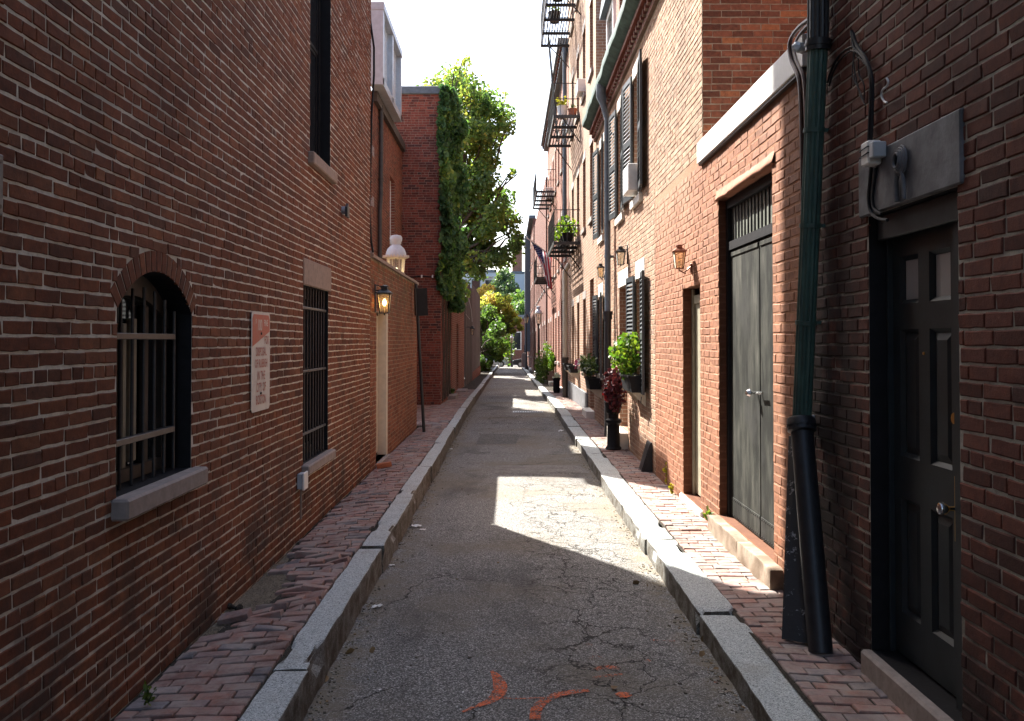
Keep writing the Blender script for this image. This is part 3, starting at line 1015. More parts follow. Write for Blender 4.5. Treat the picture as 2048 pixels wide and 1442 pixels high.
mb = MB(); mb.box(XL-6, XL+.02, L1E+.005, L1E+.36, 7.55, 15.9); mb.build('rear_shade_block', M['far_dark'], house)  # unseen block added high up to cast shade on the right wall
# arched window
aw = MB()
X0 = XL - .20
aw.box(X0, X0+.05, 4.31, 4.385, 1.23, 2.16); aw.box(X0, X0+.05, 5.25, 5.33, 1.23, 2.16)
aw.box(X0, X0+.05, 4.385, 5.25, 1.23, 1.30)
uc, zc, Rr = arch_geom(ops[0])
k = 14
for i in range(k):
    a0, a1 = 4.31+1.02*i/k, 4.31+1.02*(i+1)/k
    o0, o1 = zc+math.sqrt(max(0, Rr**2-(a0-uc)**2)), zc+math.sqrt(max(0, Rr**2-(a1-uc)**2))
    aw.add([(X0+.06, a0, 2.07+(o0-2.155)*.8), (X0+.06, a1, 2.07+(o1-2.155)*.8), (X0+.06, a1, o1), (X0+.06, a0, o0),
            (X0, a0, 2.07+(o0-2.155)*.8), (X0, a1, 2.07+(o1-2.155)*.8), (X0, a1, o1), (X0, a0, o0)], [(0,1,2,3),(7,6,5,4),(0,4,5,1),(2,6,7,3)])
w = aw.build('window', M['wood_dark'], house, label='arched barred window with dark timber head')
pane(w, X0+.012, 4.38, 5.26, 1.29, 2.30, M['glass'])
block(w, 'mullion', M['wood_dark'], X0+.018, X0+.055, 4.99, 5.05, 1.30, 2.2)
M['dark_cream'] = m_plain('dark_cream_paint', (.27, .245, .175), .6, var=.2)
block(w, 'casing', M['dark_cream'], X0+.02, X0+.06, 4.70, 4.745, 1.31, 2.09, .004, 'cream painted casing strip')
block(w, 'casing', M['dark_cream'], X0+.02, X0+.05, 4.815, 4.90, 1.33, 2.12, .004, 'cream painted casing strip')
for i in range(7):
    yy = 4.375 + .145*i
    bb = MB(); bb.tube([(XL-.075, yy, 1.228), (XL-.075, yy, 2.13+.16*math.sin(math.pi*(i+.6)/7.2))], .0095, 8); bb.build('bar', M['bar_iron'], w, True)
for zz in (1.475, 2.02):
    bb = MB(); bb.bbox(XL-.088, XL-.048, 4.312, 5.2, zz-.017, zz+.017, .003); bb.build('crossbar', M['bar_iron'], w)
block(house, 'sill', M['sill_grey'], XL-.20, XL+.085, 4.26, 5.40, 1.118, 1.224, .012, 'wide pale stone sill')
# barred rectangular window
w = sash_window(house, XL-.15, 1, 8.22, 9.36, .835, 2.52, M['black_paint'], M['glass'], .06, 1, 2)
w['label'] = 'tall window behind black vertical bars'
for i in range(9):
    yy = 8.29 + .125*i
    bb = MB(); bb.tube([(XL-.035, yy, .832), (XL-.035, yy, 2.515)], .0085, 8); bb.build('bar', M['bar_iron'], w, True)
for zz in (1.10, 1.70, 2.31):
    bb = MB(); bb.bbox(XL-.05, XL-.018, 8.222, 9.358, zz-.012, zz+.012, .003); bb.build('crossbar', M['bar_iron'], w)
block(house, 'sill', M['sill_grey'], XL-.19, XL+.075, 8.17, 9.44, .735, .829, .012)
block(house, 'lintel', M['sill'], XL-.05, XL+.014, 8.20, 9.46, 2.522, 2.775, .008, 'smooth brownstone lintel')
# tall upper window
w = sash_window(house, XL-.11, 1, 8.46, 9.44, 3.83, 6.3, M['black_paint'], M['glass'], .07, 1, 2)
block(house, 'sill', M['sill'], XL-.15, XL+.065, 8.38, 9.53, 3.70, 3.818, .01)

# things fixed to that wall
t = thing('outlet_box', (XL, 8.05, .7), 'small white electrical box low on the left brick wall below a barred window', 'electrical box')
mb = MB(); mb.bbox(XL+.006, XL+.055, 7.98, 8.12, .64, .78, .006); mb.build('box', M['lead'], t)
mb = MB(); mb.bbox(XL+.055, XL+.075, 7.97, 8.13, .63, .79, .006); mb.build('cover', M['white_paint'], t)
mb = MB(); mb.tube([(XL+.03, 8.04, .64), (XL+.03, 8.04, .36)], .010); mb.build('conduit', M['sill'], t, True)
t = thing('vent_cap', (XL, 10.1, 3.5), 'little grey vent cap high on the left brick wall', 'vent')
mb = MB(); mb.tube([(XL+.004, 10.1, 3.50), (XL+.05, 10.1, 3.50)], .045, 14); mb.build('pipe', M['lead'], t, True)
mb = MB(); mb.prism([(10.03, 3.42), (10.17, 3.42), (10.17, 3.53), (10.10, 3.58), (10.03, 3.53)], 0, XL+.05, XL+.08); mb.build('hood', M['black_iron'], t)
t = thing('wall_plate', (XL, 3.2, 2.6), 'flat grey metal plate on the left wall at the edge of the photo', 'plate')
mb = MB(); mb.bbox(XL+.004, XL+.02, 3.12, 3.30, 2.47, 2.70, .004); mb.build('plate', M['plate_grey'], t)
for yy in (3.15, 3.27):
    for zz in (2.5, 2.67):
        mb = MB(); mb.tube([(XL+.02, yy, zz), (XL+.028, yy, zz)], .008, 8); mb.build('screw', M['bar_iron'], t)

# rubbish sign
t = thing('warning_sign', (XL, 6.76, 1.82), 'faded red and white sign about rubbish fines screwed to the left brick wall', 'sign')
sy0, sy1, sz0, sz1 = 6.52, 7.02, 1.455, 2.215
def rrect(y0, y1, z0, z1, r, n=5):
    p = []
    for cy_, cz_, a0 in ((y1-r, z0+r, -90), (y1-r, z1-r, 0), (y0+r, z1-r, 90), (y0+r, z0+r, 180)):
        for i in range(n+1):
            a = R(a0 + 90*i/n); p.append((cy_ + r*math.cos(a), cz_ + r*math.sin(a)))
    return p
def m_sign(name, col):
    k = N(name)
    c = k.mix(k.math('MULTIPLY', k.step(k.noise(9, 6, .7), .48, .75), .55), col, (.36, .31, .26))
    c = k.mix(k.step(k.noise(40, 5, .7), .66, .74), c, (.20, .10, .06))
    k.base(c, .55); return k.m
M['sign_white'] = m_sign('sign_white', (.62, .58, .52))
M['sign_red'] = m_sign('sign_red', (.50, .13, .08))
M['sign_red_faded'] = m_sign('sign_red_faded', (.40, .12, .09))
mb = MB(); mb.prism(rrect(sy0, sy1, sz0, sz1, .04), 0, XL+.012, XL+.016); mb.build('plate', M['sign_white'], t)
xs_ = XL + .0185
mb = MB(); mb.prism([(sy0+.02, sz1-.262), (sy1-.02, sz1-.148), (sy1-.02, sz1-.05), (sy1-.05, sz1-.02), (sy0+.05, sz1-.02), (sy0+.02, sz1-.05)], 0, XL+.0165, xs_)
mb.build('red_corner', M['sign_red'], t)
def text_mesh(s, size, name, mat, parent, origin, ux, uy, align='CENTER', sx=1.0):
    cu = bpy.data.curves.new('text', 'FONT'); cu.body = s; cu.size = size; cu.align_x = align; cu.extrude = 0.0
    cu.offset = size*.012
    ob = bpy.data.objects.new('text', cu); COL.objects.link(ob)
    dg = bpy.context.evaluated_depsgraph_get()
    me = bpy.data.meshes.new_from_object(ob.evaluated_get(dg))
    bpy.data.objects.remove(ob)
    ux, uy = Vector(ux), Vector(uy)
    o0 = Vector(origin) - world_loc(parent)
    for v in me.vertices: v.co = o0 + ux*(v.co.x*sx) + uy*v.co.y
    me.name = name; me.materials.clear(); me.materials.append(mat)
    o = bpy.data.objects.new(name, me); COL.objects.link(o); o.parent = parent
    return o
yc = (sy0+sy1)/2
T = lambda s, sz, z, mat, y=yc, sx=.9: text_mesh(s, sz, 'lettering', mat, t, (XL+.0195, y, z), (0, 1, 0), (0, 0, 1), 'CENTER', sx)
T('$', .06, sz1-.095, M['sign_white'], sy0+.105, .8)
T('100', .12, sz1-.14, M['sign_white'], sy0+.205, .72)
T('FINE', .07, sz1-.105, M['sign_white'], sy1-.125, .8)
T('FOR', .09, sz1-.245, M['sign_red_faded'], sy1-.105, .72)
T('DISPOSAL', .092, sz1-.335, M['sign_red_faded'], yc, .72)
T('OF RUBBISH', .092, sz1-.425, M['sign_red_faded'], yc, .68)
T('IN THE', .095, sz1-.52, M['sign_red_faded'], yc, .72)
T('CITY OF', .097, sz1-.61, M['sign_red_faded'], yc, .72)
T('BOSTON', .097, sz1-.705, M['sign_red_faded'], yc, .70)
for zz in (sz1-.165, sz0+.135):
    mb = MB(); mb.tube([(XL+.016, yc-.01, zz), (XL+.026, yc-.01, zz)], .010, 8); mb.build('bolt', M['black_iron'], t)

# corner cable on that house
t = thing('wall_cable', (XL, 12.1, 3), 'black cable hanging down the far corner of the left brick house', 'cable')
mb = MB()
pp = [(739, 0), (741, 45), (748, 95), (748, 150), (743, 230), (741, 330), (739, 420), (742, 480), (746, 505)]
mb.tube([on_y(a, b_, L1E-.02) + Vector((.0, 0, 0)) for a, b_ in pp], .016, 6); mb.build('cable', M['black_paint'], t, True)

# --- lanterns
M['flame'] = m_emit('flame', (1.0, .66, .28), 7.0)
M['copper'] = m_plain('aged_copper', (.24, .10, .06), .42, .5, .3, 20, .1)
M['frost'] = m_glass_clear('amber_glass', (1.0, .90, .72))
M['gaslight'] = m_emit('gaslight', (1.0, .78, .48), 1.6)
def coach_lantern(c, h, wallx, s, metal, glass, label, group=None, lit=False, arm='top', sweep=0.0):
    """c centre of the glass body; s = +1 if the wall faces +X"""
    c = Vector(c)
    t = thing('wall_lantern', (wallx, c.y + sweep, c.z), label, 'lantern', group)
    wt, wb = h*.33, h*.22
    z1, z0 = c.z + h*.5, c.z - h*.5
    fr = MB()
    for sx in (-1, 1):
        for sy in (-1, 1):
            fr.tube([(c.x+sx*wb, c.y+sy*wb, z0), (c.x+sx*wt, c.y+sy*wt, z1)], h*.03, 6)
    for zz, w_ in ((z0, wb), (z1, wt)):
        fr.box(c.x-w_-h*.03, c.x+w_+h*.03, c.y-w_-h*.03, c.y+w_+h*.03, zz-h*.025, zz+h*.025)
    fr.build('frame', metal, t)
    for sx, sy in ((1, 0), (-1, 0), (0, 1), (0, -1)):
        g_ = MB()
        if sx: g_.quad((c.x+sx*wb, c.y-wb, z0), (c.x+sx*wb, c.y+wb, z0), (c.x+sx*wt, c.y+wt, z1), (c.x+sx*wt, c.y-wt, z1))
        else: g_.quad((c.x-wb, c.y+sy*wb, z0), (c.x+wb, c.y+sy*wb, z0), (c.x+wt, c.y+sy*wt, z1), (c.x-wt, c.y+sy*wt, z1))
        g_.build('pane', glass, t)
    rf = MB()
    rf.prism([(c.x-wt*1.25, c.y-wt*1.25), (c.x+wt*1.25, c.y-wt*1.25), (c.x+wt*1.25, c.y+wt*1.25), (c.x-wt*1.25, c.y+wt*1.25)], 2, z1+h*.025, z1+h*.06)
    a_, b_ = wt*1.2, wt*.45
    za, zb = z1+h*.06, z1+h*.26
    rf.add([(c.x-a_, c.y-a_, za), (c.x+a_, c.y-a_, za), (c.x+a_, c.y+a_, za), (c.x-a_, c.y+a_, za), (c.x-b_, c.y-b_, zb), (c.x+b_, c.y-b_, zb), (c.x+b_, c.y+b_, zb), (c.x-b_, c.y+b_, zb)],
           [(0,1,5,4),(1,2,6,5),(2,3,7,6),(3,0,4,7),(4,5,6,7)])
    rf.box(c.x-wt*.5, c.x+wt*.5, c.y-wt*.5, c.y+wt*.5, zb, zb+h*.12)
    rf.lathe([(wt*.72, zb+h*.12-c.z), (wt*.66, zb+h*.17-c.z), (wt*.1, zb+h*.22-c.z)], (c.x, c.y, c.z), 12)
    rf.build('roof', metal, t)
    fi = MB(); fi.lathe([(h*.02, -h*.62), (h*.045, -h*.59), (h*.02, -h*.555), (h*.09, -h*.525)], (c.x, c.y, c.z), 10); fi.build('finial', metal, t, True)
    bu = MB()
    if lit:
        bu.lathe([(h*.04, -h*.12), (h*.10, -.0), (h*.105, h*.07), (h*.07, h*.17), (h*.02, h*.24)], c, 12); bu.build('bulb', M['flame'], t, True)
        cd = MB(); cd.tube([(c.x, c.y, z0), (c.x, c.y, c.z-h*.12)], h*.035, 8); cd.build('candle', M['cream'], t)
    else:
        bu.tube([(c.x, c.y, z0), (c.x, c.y, c.z-h*.05)], h*.05, 8); bu.build('candle', M['cream'], t, True)
        cd = MB(); cd.lathe([(h*.035, -h*.05), (h*.06, h*.08), (h*.02, h*.22)], c, 10); cd.build('bulb', M['frost'], t, True)
    ar = MB()
    yb = c.y + sweep
    if arm == 'top':
        ar.bbox(wallx, wallx+s*.02, yb-h*.12, yb+h*.12, c.z-h*.45, c.z+h*1.05, .004)
        ar.tube([(wallx+s*.02, yb, c.z+h*.72), (c.x+s*h*.15, c.y, c.z+h*.72)], h*.035, 8)
        ar.tube([(wallx+s*.02, yb, c.z+h*1.0), (wallx+s*.06, yb, c.z+h*.98), (wallx+s*.10, yb, c.z+h*.86), (c.x, c.y, c.z+h*.74)], h*.022, 6)
        ar.tube([(c.x, c.y, c.z+h*.60), (c.x, c.y, c.z+h*.74)], h*.03, 6)
    else:
        ar.bbox(wallx, wallx+s*.025, yb-h*.18, yb+h*.18, c.z-h*.75, c.z-h*.2, .006)
        ar.tube([(wallx+s*.02, yb, c.z-h*.4), (wallx+s*.08, yb, c.z-h*.70), ((wallx+c.x)/2, (c.y+yb)/2, c.z-h*.82), (c.x, c.y, c.z-h*.60)], h*.045, 8)
    ar.build('bracket', metal, t, True)
    return t
coach_lantern(on_y(769, 607, 12.45), .27, XL, 1, M['black_iron'], M['frost'], 'lit black lantern on a bracket at the corner of the left house', None, True, 'top', .16)

# --- garden wall with the gate
GW0, GW1, GZ = L1E, 18.4, 3.16
gw = thing('garden_wall', (XL, 15, 0), 'mossy brick garden wall with stone coping and cream gate beyond the left house', 'wall')
gops = [dict(u0=12.75, u1=13.85, z0=.20, z1=2.42, depth=.14)]
brick_wall(gw, (XL, 0, 0), (0, 1, 0), (1, 0, 0), GW0, GW1, 0, GZ, M['brick_garden'], M['mortar_garden'], .203, .0665, .0105, gops, 300, .005, .003, 7, 33, None, M['cream'])
mb = MB()
mb.quad((XL, GW1, 0), (XL-.32, GW1, 0), (XL-.32, GW1, GZ), (XL, GW1, GZ)); mb.quad((XL-.32, GW0, 0), (XL-.32, GW1, 0), (XL-.32, GW1, GZ), (XL-.32, GW0, GZ))
mb.build('back', M['far_red'], gw)
cp = MB()
yy = GW0 + .01
rg = random.Random(5)
while yy < GW1 - .05:
    L = min(.62, GW1 + .03 - yy)
    cb = MB(); dz = rg.uniform(-.006, .006)
    cb.prism([(XL-.37, GZ+.002), (XL+.045, GZ+.002), (XL+.045, GZ+.045+dz), (XL-.05, GZ+.085+dz), (XL-.37, GZ+.085+dz)], 1, yy+.004, yy+L-.004)
    cb.build('coping_stone', M['sill'], gw)
    yy += L
dr = MB(); dr.bbox(XL-.19, XL-.145, 12.8, 13.84, .22, 2.40, .004); g_ = dr.build('gate', M['cream'], gw)
for yy in (12.98, 13.17, 13.36, 13.55, 13.72):
    block(g_, 'batten', M['cream'], XL-.145, XL-.125, yy-.055, yy+.055, .24, 2.38, .003)
block(gw, 'gate_post', M['cream'], XL-.13, XL+.012, 13.77, 13.92, .20, 2.44, .005, 'pale cream painted gate post')
block(gw, 'threshold', M['sill_grey'], XL-.14, XL+.06, 12.7, 13.9, .12, .20, .01)

# --- building behind the garden wall, with the metal-clad glazed screen on its roof edge
BX = -2.95
M['brick_block2'] = m_brick('brick_setback', [(0, (.13, .045, .03)), (.4, (.20, .066, .042)), (.8, (.235, .08, .05)), (1, (.10, .045, .035))], None, .35)
bb_ = thing('brick_building', (BX, 21, 0), 'set-back brick building behind the garden wall carrying a grey metal glazed bay', 'building')
mb = MB()
bops = [dict(u0=21.7, u1=22.6, z0=4.3, z1=6.1, depth=.15)]
brick_wall(bb_, (BX, 0, 0), (0, 1, 0), (1, 0, 0), 18.9, 24.2, 0, 7.42, M['brick_block2'], M['mortar_garden'], .203, .0665, .0105, bops, 0, .005, .003, 7, 91, None, M['far_red'], geo=(18.9, 24.2, 2.4, 7.42))
brick_wall(bb_, (0, 18.9, 0), (1, 0, 0), (0, -1, 0), BX-1.2, BX, 0, 7.42, M['brick_block2'], M['mortar_garden'], .203, .0665, .0105, (), 0, .005, .003, 7, 92, None, name='end_wall', geo=(BX-1.2, BX, 2.4, 7.42))
mb.quad((BX-1.2, 18.9, 0), (BX-6, 18.9, 0), (BX-6, 18.9, 7.42), (BX-1.2, 18.9, 7.42))
mb.quad((BX, 18.9, 7.42), (BX, 24.3, 7.42), (BX-6, 24.3, 7.42), (BX-6, 18.9, 7.42))
mb.quad((BX-.2, 18.9, 0), (BX-.2, 24.2, 0), (BX-.2, 24.2, 7.42), (BX-.2, 18.9, 7.42))
mb.build('body', M['far_red'], bb_)
sash_window(bb_, BX-.10, 1, 21.7, 22.6, 4.3, 6.1, M['white_paint'], M['glass'], .06)
block(bb_, 'sill', M['sill_grey'], BX-.1, BX+.05, 21.6, 22.7, 4.2, 4.298)
for i in range(5):
    block(bb_, 'quoin', M['sill_grey'], BX-.3, BX+.006, 18.895, 19.12, 1.6+1.1*i, 1.82+1.1*i, .005)
mb = MB(); mb.box(BX+.004, BX+.10, 18.95, 24.1, 7.20, 7.415); mb.build('cornice', M['wood_dark'], bb_)
bay = MB()
OX = -2.72; oz0, oz1 = 7.44, 9.12
for y in (18.55, 20.05, 21.6):
    bay.box(OX-.22, OX+.06, y-.09, y+.09, oz0, oz1)
bay.box(OX-.22, OX+.06, 18.45, 21.7, oz0-.02, oz0+.14); bay.box(OX-.22, OX+.08, 18.45, 21.7, oz1-.1, oz1+.06)
by = bay.build('bay', M['lead'], bb_, label='grey metal framed glazed bay')
def m_hammered():
    k = N('hammered_glass'); k.base((.55, .60, .64), .25, 0, .6); k.bump(k.vor(28), .8, .02)
    return k.m
M['hammered'] = m_hammered()
for a, c_ in ((18.64, 19.96), (20.14, 21.51)):
    pane(by, OX-.06, a, c_, oz0+.14, oz1-.1, M['hammered'])
t = thing('drainpipe', (BX, 19.3, 3), 'thin brown drainpipe on the set-back brick building behind the garden wall', 'drainpipe')
mb = MB(); mb.tube([(BX+.07, 19.55, 1.0), (BX+.07, 19.55, 4.9), (BX+.07, 19.7, 5.3), (BX+.07, 19.7, 7.3)], .05, 10); mb.build('pipe', M['wood_dark'], t, True)
for z in (3.5, 5.6, 7.0):
    mb = MB(); mb.tube([(BX+.07, 19.6+(.1 if z > 5 else -.05), z), (BX+.07, 19.6+(.1 if z > 5 else -.05), z+.05)], .062, 10); mb.build('clip', M['wood_dark'], t)

# --- ivy covered block
IX, IY0, IY1, IZ = -1.87, 24.2, 29.0, 8.85
ib = thing('brick_block', (IX-1, 26, 0), 'tall plain brick block with dark metal coping and ivy on its alley side', 'building')
brick_wall(ib, (0, IY0, 0), (1, 0, 0), (0, -1, 0), -3.6, IX, -.2, IZ, M['brick_block'], M['mortar_block'], .205, .070, .010, (), 300, .004, .002, 7, 44, None, name='front_wall')
mb = MB()
dops = [dict(u0=27.0, u1=27.9, z0=.3, z1=2.9, depth=.12)]
brick_wall(ib, (IX, 0, 0), (0, 1, 0), (1, 0, 0), IY0, IY1, -.2, IZ, M['brick_block'], M['far_red'], .205, .070, .010, dops, 0, .004, .002, 7, 45, lambda u: 4.2, M['far_red'], name='side_wall')
mb.quad((IX, IY1, -.2), (IX-3, IY1, -.2), (IX-3, IY1, IZ), (IX, IY1, IZ)); mb.quad((IX, IY0, IZ), (IX-3, IY0, IZ), (IX-3, IY1, IZ), (IX, IY1, IZ))
mb.build('body', M['far_red'], ib)
mb = MB(); mb.bbox(-3.7, IX+.05, IY0-.06, IY1+.05, IZ-.02, IZ+.20, .02); mb.build('coping', M['slate'], ib)
dd = block(ib, 'door', M['black_paint'], IX-.11, IX-.06, 27.02, 27.88, .3, 2.88)
block(dd, 'handle', M['lead'], IX-.06, IX-.02, 27.1, 27.14, 1.3, 1.42)
block(ib, 'doorstep', M['sill_grey'], IX-.1, IX+.25, 26.9, 28.0, .16, .30, .015)
t = thing('wall_cable', (IX, IY0, 3.6), 'thin dark cable strung level across the front of the plain brick block', 'cable')
mb = MB(); mb.tube([(-3.4+.25*i, IY0-.03, 3.75+.015*math.sin(i*1.9)) for i in range(7)], .018, 6); mb.build('cable', M['black_paint'], t, True)
for x in (-3.0, -2.4, -2.1):
    mb = MB(); mb.bbox(x-.02, x+.02, IY0-.06, IY0-.006, 3.72, 3.80, .003); mb.build('clip', M['white_paint'], t)

# gas lamp behind the garden wall
def gas_lamp(base, ztop, lit, label, group=None, scale=1.0):
    bx, by_, bz = base
    t = thing('gas_lamp', base, label, 'street lamp', group)
    s = scale
    zt = ztop
    po = MB(); po.lathe([(.16*s, 0), (.16*s, .15), (.11*s, .3), (.085*s, .9), (.06*s, 1.1), (.045*s, zt-bz-1.15*s), (.06*s, zt-bz-1.1*s), (.10*s, zt-bz-1.02*s)], base, 14); po.build('post', M['black_iron'], t, True)
    gl = MB(); gl.lathe([(.13*s, -1.02*s), (.185*s, -.45*s)], (bx, by_, zt), 18); gl.build('glass', M['glass_clear'], t, True)
    rib = MB()
    for i in range(4):
        a = math.pi*i/2 + .5
        rib.tube([(bx+.135*s*math.cos(a), by_+.135*s*math.sin(a), zt-1.02*s), (bx+.19*s*math.cos(a), by_+.19*s*math.sin(a), zt-.44*s)], .009*s, 6)
    rib.build('frame', M['cream'], t)
    rg_ = MB()
    pr = [(.20*s, -.46*s), (.245*s, -.45*s), (.24*s, -.425*s), (.20*s, -.42*s)]
    rg_.lathe(pr, (bx, by_, zt), 24)
    for i in range(24):
        a = 2*math.pi*i/24
        rg_.obox((bx+.245*s*math.cos(a), by_+.245*s*math.sin(a), zt-.425*s), (.014*s, 0, 0), (0, .014*s, 0), (0, 0, .02*s))
    rg_.build('rim', M['cream'], t)
    ro = MB(); ro.lathe([(.205*s, -.42*s), (.20*s, -.36*s), (.165*s, -.27*s), (.10*s, -.21*s), (.085*s, -.19*s), (.10*s, -.17*s), (.105*s, -.14*s), (.12*s, -.11*s), (.125*s, -.06*s), (.10*s, -.015*s), (.04*s, 0)], (bx, by_, zt), 20)
    ro.build('roof', M['lamp_white'], t, True)
    ma = MB(); ma.lathe([(.02*s, -.78*s), (.04*s, -.74*s), (.045*s, -.68*s), (.02*s, -.64*s)], (bx, by_, zt), 10); ma.build('mantle', M['gaslight'] if lit else M['cream'], t, True)
    st = MB(); st.tube([(bx, by_, zt-.64*s), (bx, by_, zt-.44*s)], .010*s); st.build('stem', M['black_iron'], t)
    return t
pt = on_y(792, 470, 17.1)
gas_lamp((pt.x, 17.1, .1), pt.z, True, 'lit gas street lamp with domed white top rising behind the garden wall')
# leaning street sign pole
t = thing('street_sign', (-1.64, 17.2, .2), 'black street sign seen edge-on atop a leaning pole at the end of the garden wall', 'street sign')
mb = MB(); p0, p1 = on_z(848, 864, ZL-.03), on_y(832, 568, 17.3); mb.tube([p0, p1], .032, 10); mb.build('pole', M['black_iron'], t, True)
mb = MB(); c_ = on_y(844, 604, 17.25); mb.obox(c_, (.095, .05, .008), (-.012, .02, 0), (-.01, 0, .27)); mb.build('plate', M['black_paint'], t)
mb = MB(); c_ = on_y(834, 604, 17.25); mb.obox(c_, (.04, .02, 0), (-.02, .05, 0), (-.008, 0, .27)); mb.build('channel', M['black_iron'], t)
# ================================================================== RIGHT SIDE
# --- R1: dark brick house with the six-panel door
r1 = thing('brick_house', (XR, 4, 0), 'dark red brick house at the near right with the black panelled door', 'building')
R1E = 5.92
DO = dict(u0=3.98, u1=4.97, z0=.25, z1=2.70, depth=.17)
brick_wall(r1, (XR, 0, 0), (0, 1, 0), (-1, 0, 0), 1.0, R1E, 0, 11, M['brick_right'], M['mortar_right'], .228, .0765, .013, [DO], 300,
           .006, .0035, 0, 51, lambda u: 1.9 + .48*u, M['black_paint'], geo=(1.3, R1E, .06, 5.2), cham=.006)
mb = MB()
mb.quad((XR, -8, 0), (XR, 1.0, 0), (XR, 1.0, 11), (XR, -8, 11))
mb.quad((XR+.004, R1E, 3.9), (XR+7, R1E, 3.9), (XR+7, R1E, 11), (XR+.004, R1E, 11))
mb.quad((XR, -8, 11), (XR, R1E, 11), (XR+7, R1E, 11), (XR+7, -8, 11))
mb.quad((XR+.3, -8, 0), (XR+.3, R1E-.01, 0), (XR+.3, R1E-.01, 11), (XR+.3, -8, 11))
mb.quad((XR, -8, 0), (XR+7, -8, 0), (XR+7, -8, 11), (XR, -8, 11))
mb.build('body', M['far_dark'], r1)
M['door_black'] = m_plain('door_black_green', (.020, .027, .031), .5, 0, .25, 7, .15, 40, .3)
M['brass'] = m_plain('brass', (.55, .36, .10), .3, 1.0, .15, 20, .05)
M['chrome'] = m_plain('brushed_steel', (.62, .62, .62), .22, 1.0, .08, 20, .05)
LX = XR + .125                                                     # door leaf face
fr = MB()
fr.bbox(LX-.03, LX+.04, 4.945, 4.967, .252, 2.695, .004); fr.bbox(LX-.05, LX+.04, 3.983, 4.185, .252, 2.695, .006)
fr.bbox(LX-.05, LX+.04, 4.187, 4.943, 2.60, 2.695, .006)
fr.bbox(LX-.085, LX-.052, 4.05, 4.95, 2.56, 2.698, .006)
fr.build('door_frame', M['door_black'], r1)
leaf = MB()
y0, y1, z0, z1 = 4.19, 4.94, .265, 2.595
cols = [(4.17, 4.42), (4.52, 4.77)]
cols = [(4.30, 4.52), (4.64, 4.86)]
rows = [(.50, 1.13), (1.36, 2.06), (2.20, 2.46)]
xs0, xs1 = LX, LX+.045
leaf.box(xs0, xs1, y0, cols[0][0], z0, z1); leaf.box(xs0, xs1, cols[0][1], cols[1][0], z0, z1); leaf.box(xs0, xs1, cols[1][1], y1, z0, z1)
for a, b_ in cols:
    zz = z0
    for (c_, d_) in rows + [(z1, z1)]:
        if c_ > zz: leaf.box(xs0, xs1, a, b_, zz, c_)
        zz = d_
dl = leaf.build('door', M['door_black'], r1, label='black six-panel front door with two small lights')
for a, b_ in cols:
    for i, (c_, d_) in enumerate(rows):
        mo = MB()                                                  # sloped moulding round each panel
        t_ = .022
        q = [(a, c_), (b_, c_), (b_, d_), (a, d_)]; q2 = [(a+t_, c_+t_), (b_-t_, c_+t_), (b_-t_, d_-t_), (a+t_, d_-t_)]
        for k in range(4):
            j = (k+1) % 4
            mo.quad((xs0+.002, *q[k]), (xs0+.002, *q[j]), (xs0+.022, *q2[j]), (xs0+.022, *q2[k]))
        mo.build('moulding', M['door_black'], dl)
        if i < 2:
            pn = MB()
            q3 = [(a+.06, c_+.06), (b_-.06, c_+.06), (b_-.06, d_-.06), (a+.06, d_-.06)]
            for k in range(4):
                j = (k+1) % 4
                pn.quad((xs0+.0235, *q2[k]), (xs0+.0235, *q2[j]), (xs0+.010, *q3[j]), (xs0+.010, *q3[k]))
            pn.quad(*[(xs0+.010, *p) for p in q3])
            pn.build('panel', M['door_black'], dl)
        else:
            pane(dl, xs0+.03, a+t_, b_-t_, c_+t_, d_-t_, m_glass_dark('door_glass', (.40, .41, .42), .4) if 'door_glass' not in M else M['door_glass'])
mb = MB(); mb.bbox(xs0-.008, xs0, 4.228, 4.268, 1.02, 1.34, .003); pl_ = mb.build('lock_plate', M['brass'], dl)
for zz in (1.05, 1.31):
    mb = MB(); mb.tube([(xs0-.009, 4.246, zz), (xs0-.0115, 4.246, zz)], .006, 8); mb.build('screw', M['brass'], dl)
kn = MB()
prof = [(.012, 0), (.012, .035), (.020, .045), (.030, .058), (.033, .072), (.028, .085), (.012, .092)]
n = 14
for i, (r_, d_) in enumerate(prof):
    pass
vs_ = [(xs0-.008-d_, 4.246+r_*math.cos(2*math.pi*k/n), 1.185+r_*math.sin(2*math.pi*k/n)) for r_, d_ in prof for k in range(n)]
fs_ = [(i*n+k, i*n+(k+1) % n, (i+1)*n+(k+1) % n, (i+1)*n+k) for i in range(len(prof)-1) for k in range(n)] + [tuple(range((len(prof)-1)*n, len(prof)*n))]
kn.add(vs_, fs_); kn.build('knob', M['chrome'], dl, True)
mb = MB(); mb.tube([(xs0-.018, 4.246, 1.62), (xs0, 4.246, 1.62)], .028, 14); mb.build('deadbolt', M['brass'], dl, True)
mb = MB(); mb.tube([(xs0-.006, 4.58, 1.93), (xs0, 4.58, 1.93)], .008, 8); mb.build('peephole', M['brass'], dl)
block(r1, 'threshold', M['sill_grey'], XR-.055, XR+.17, 3.94, 5.0, .10, .249, .014, 'worn grey stone doorstep')
M['lintel_grey'] = m_plain('painted_stone_grey', (.12, .122, .132), .75, 0, .45, 7, .8, 16)
lt = MB(); lt.bbox(XR-.022, XR+.05, 3.915, 5.06, 2.704, 3.045, .008); lt.build('lintel', M['lintel_grey'], r1, label='grey painted lintel slab over the door')

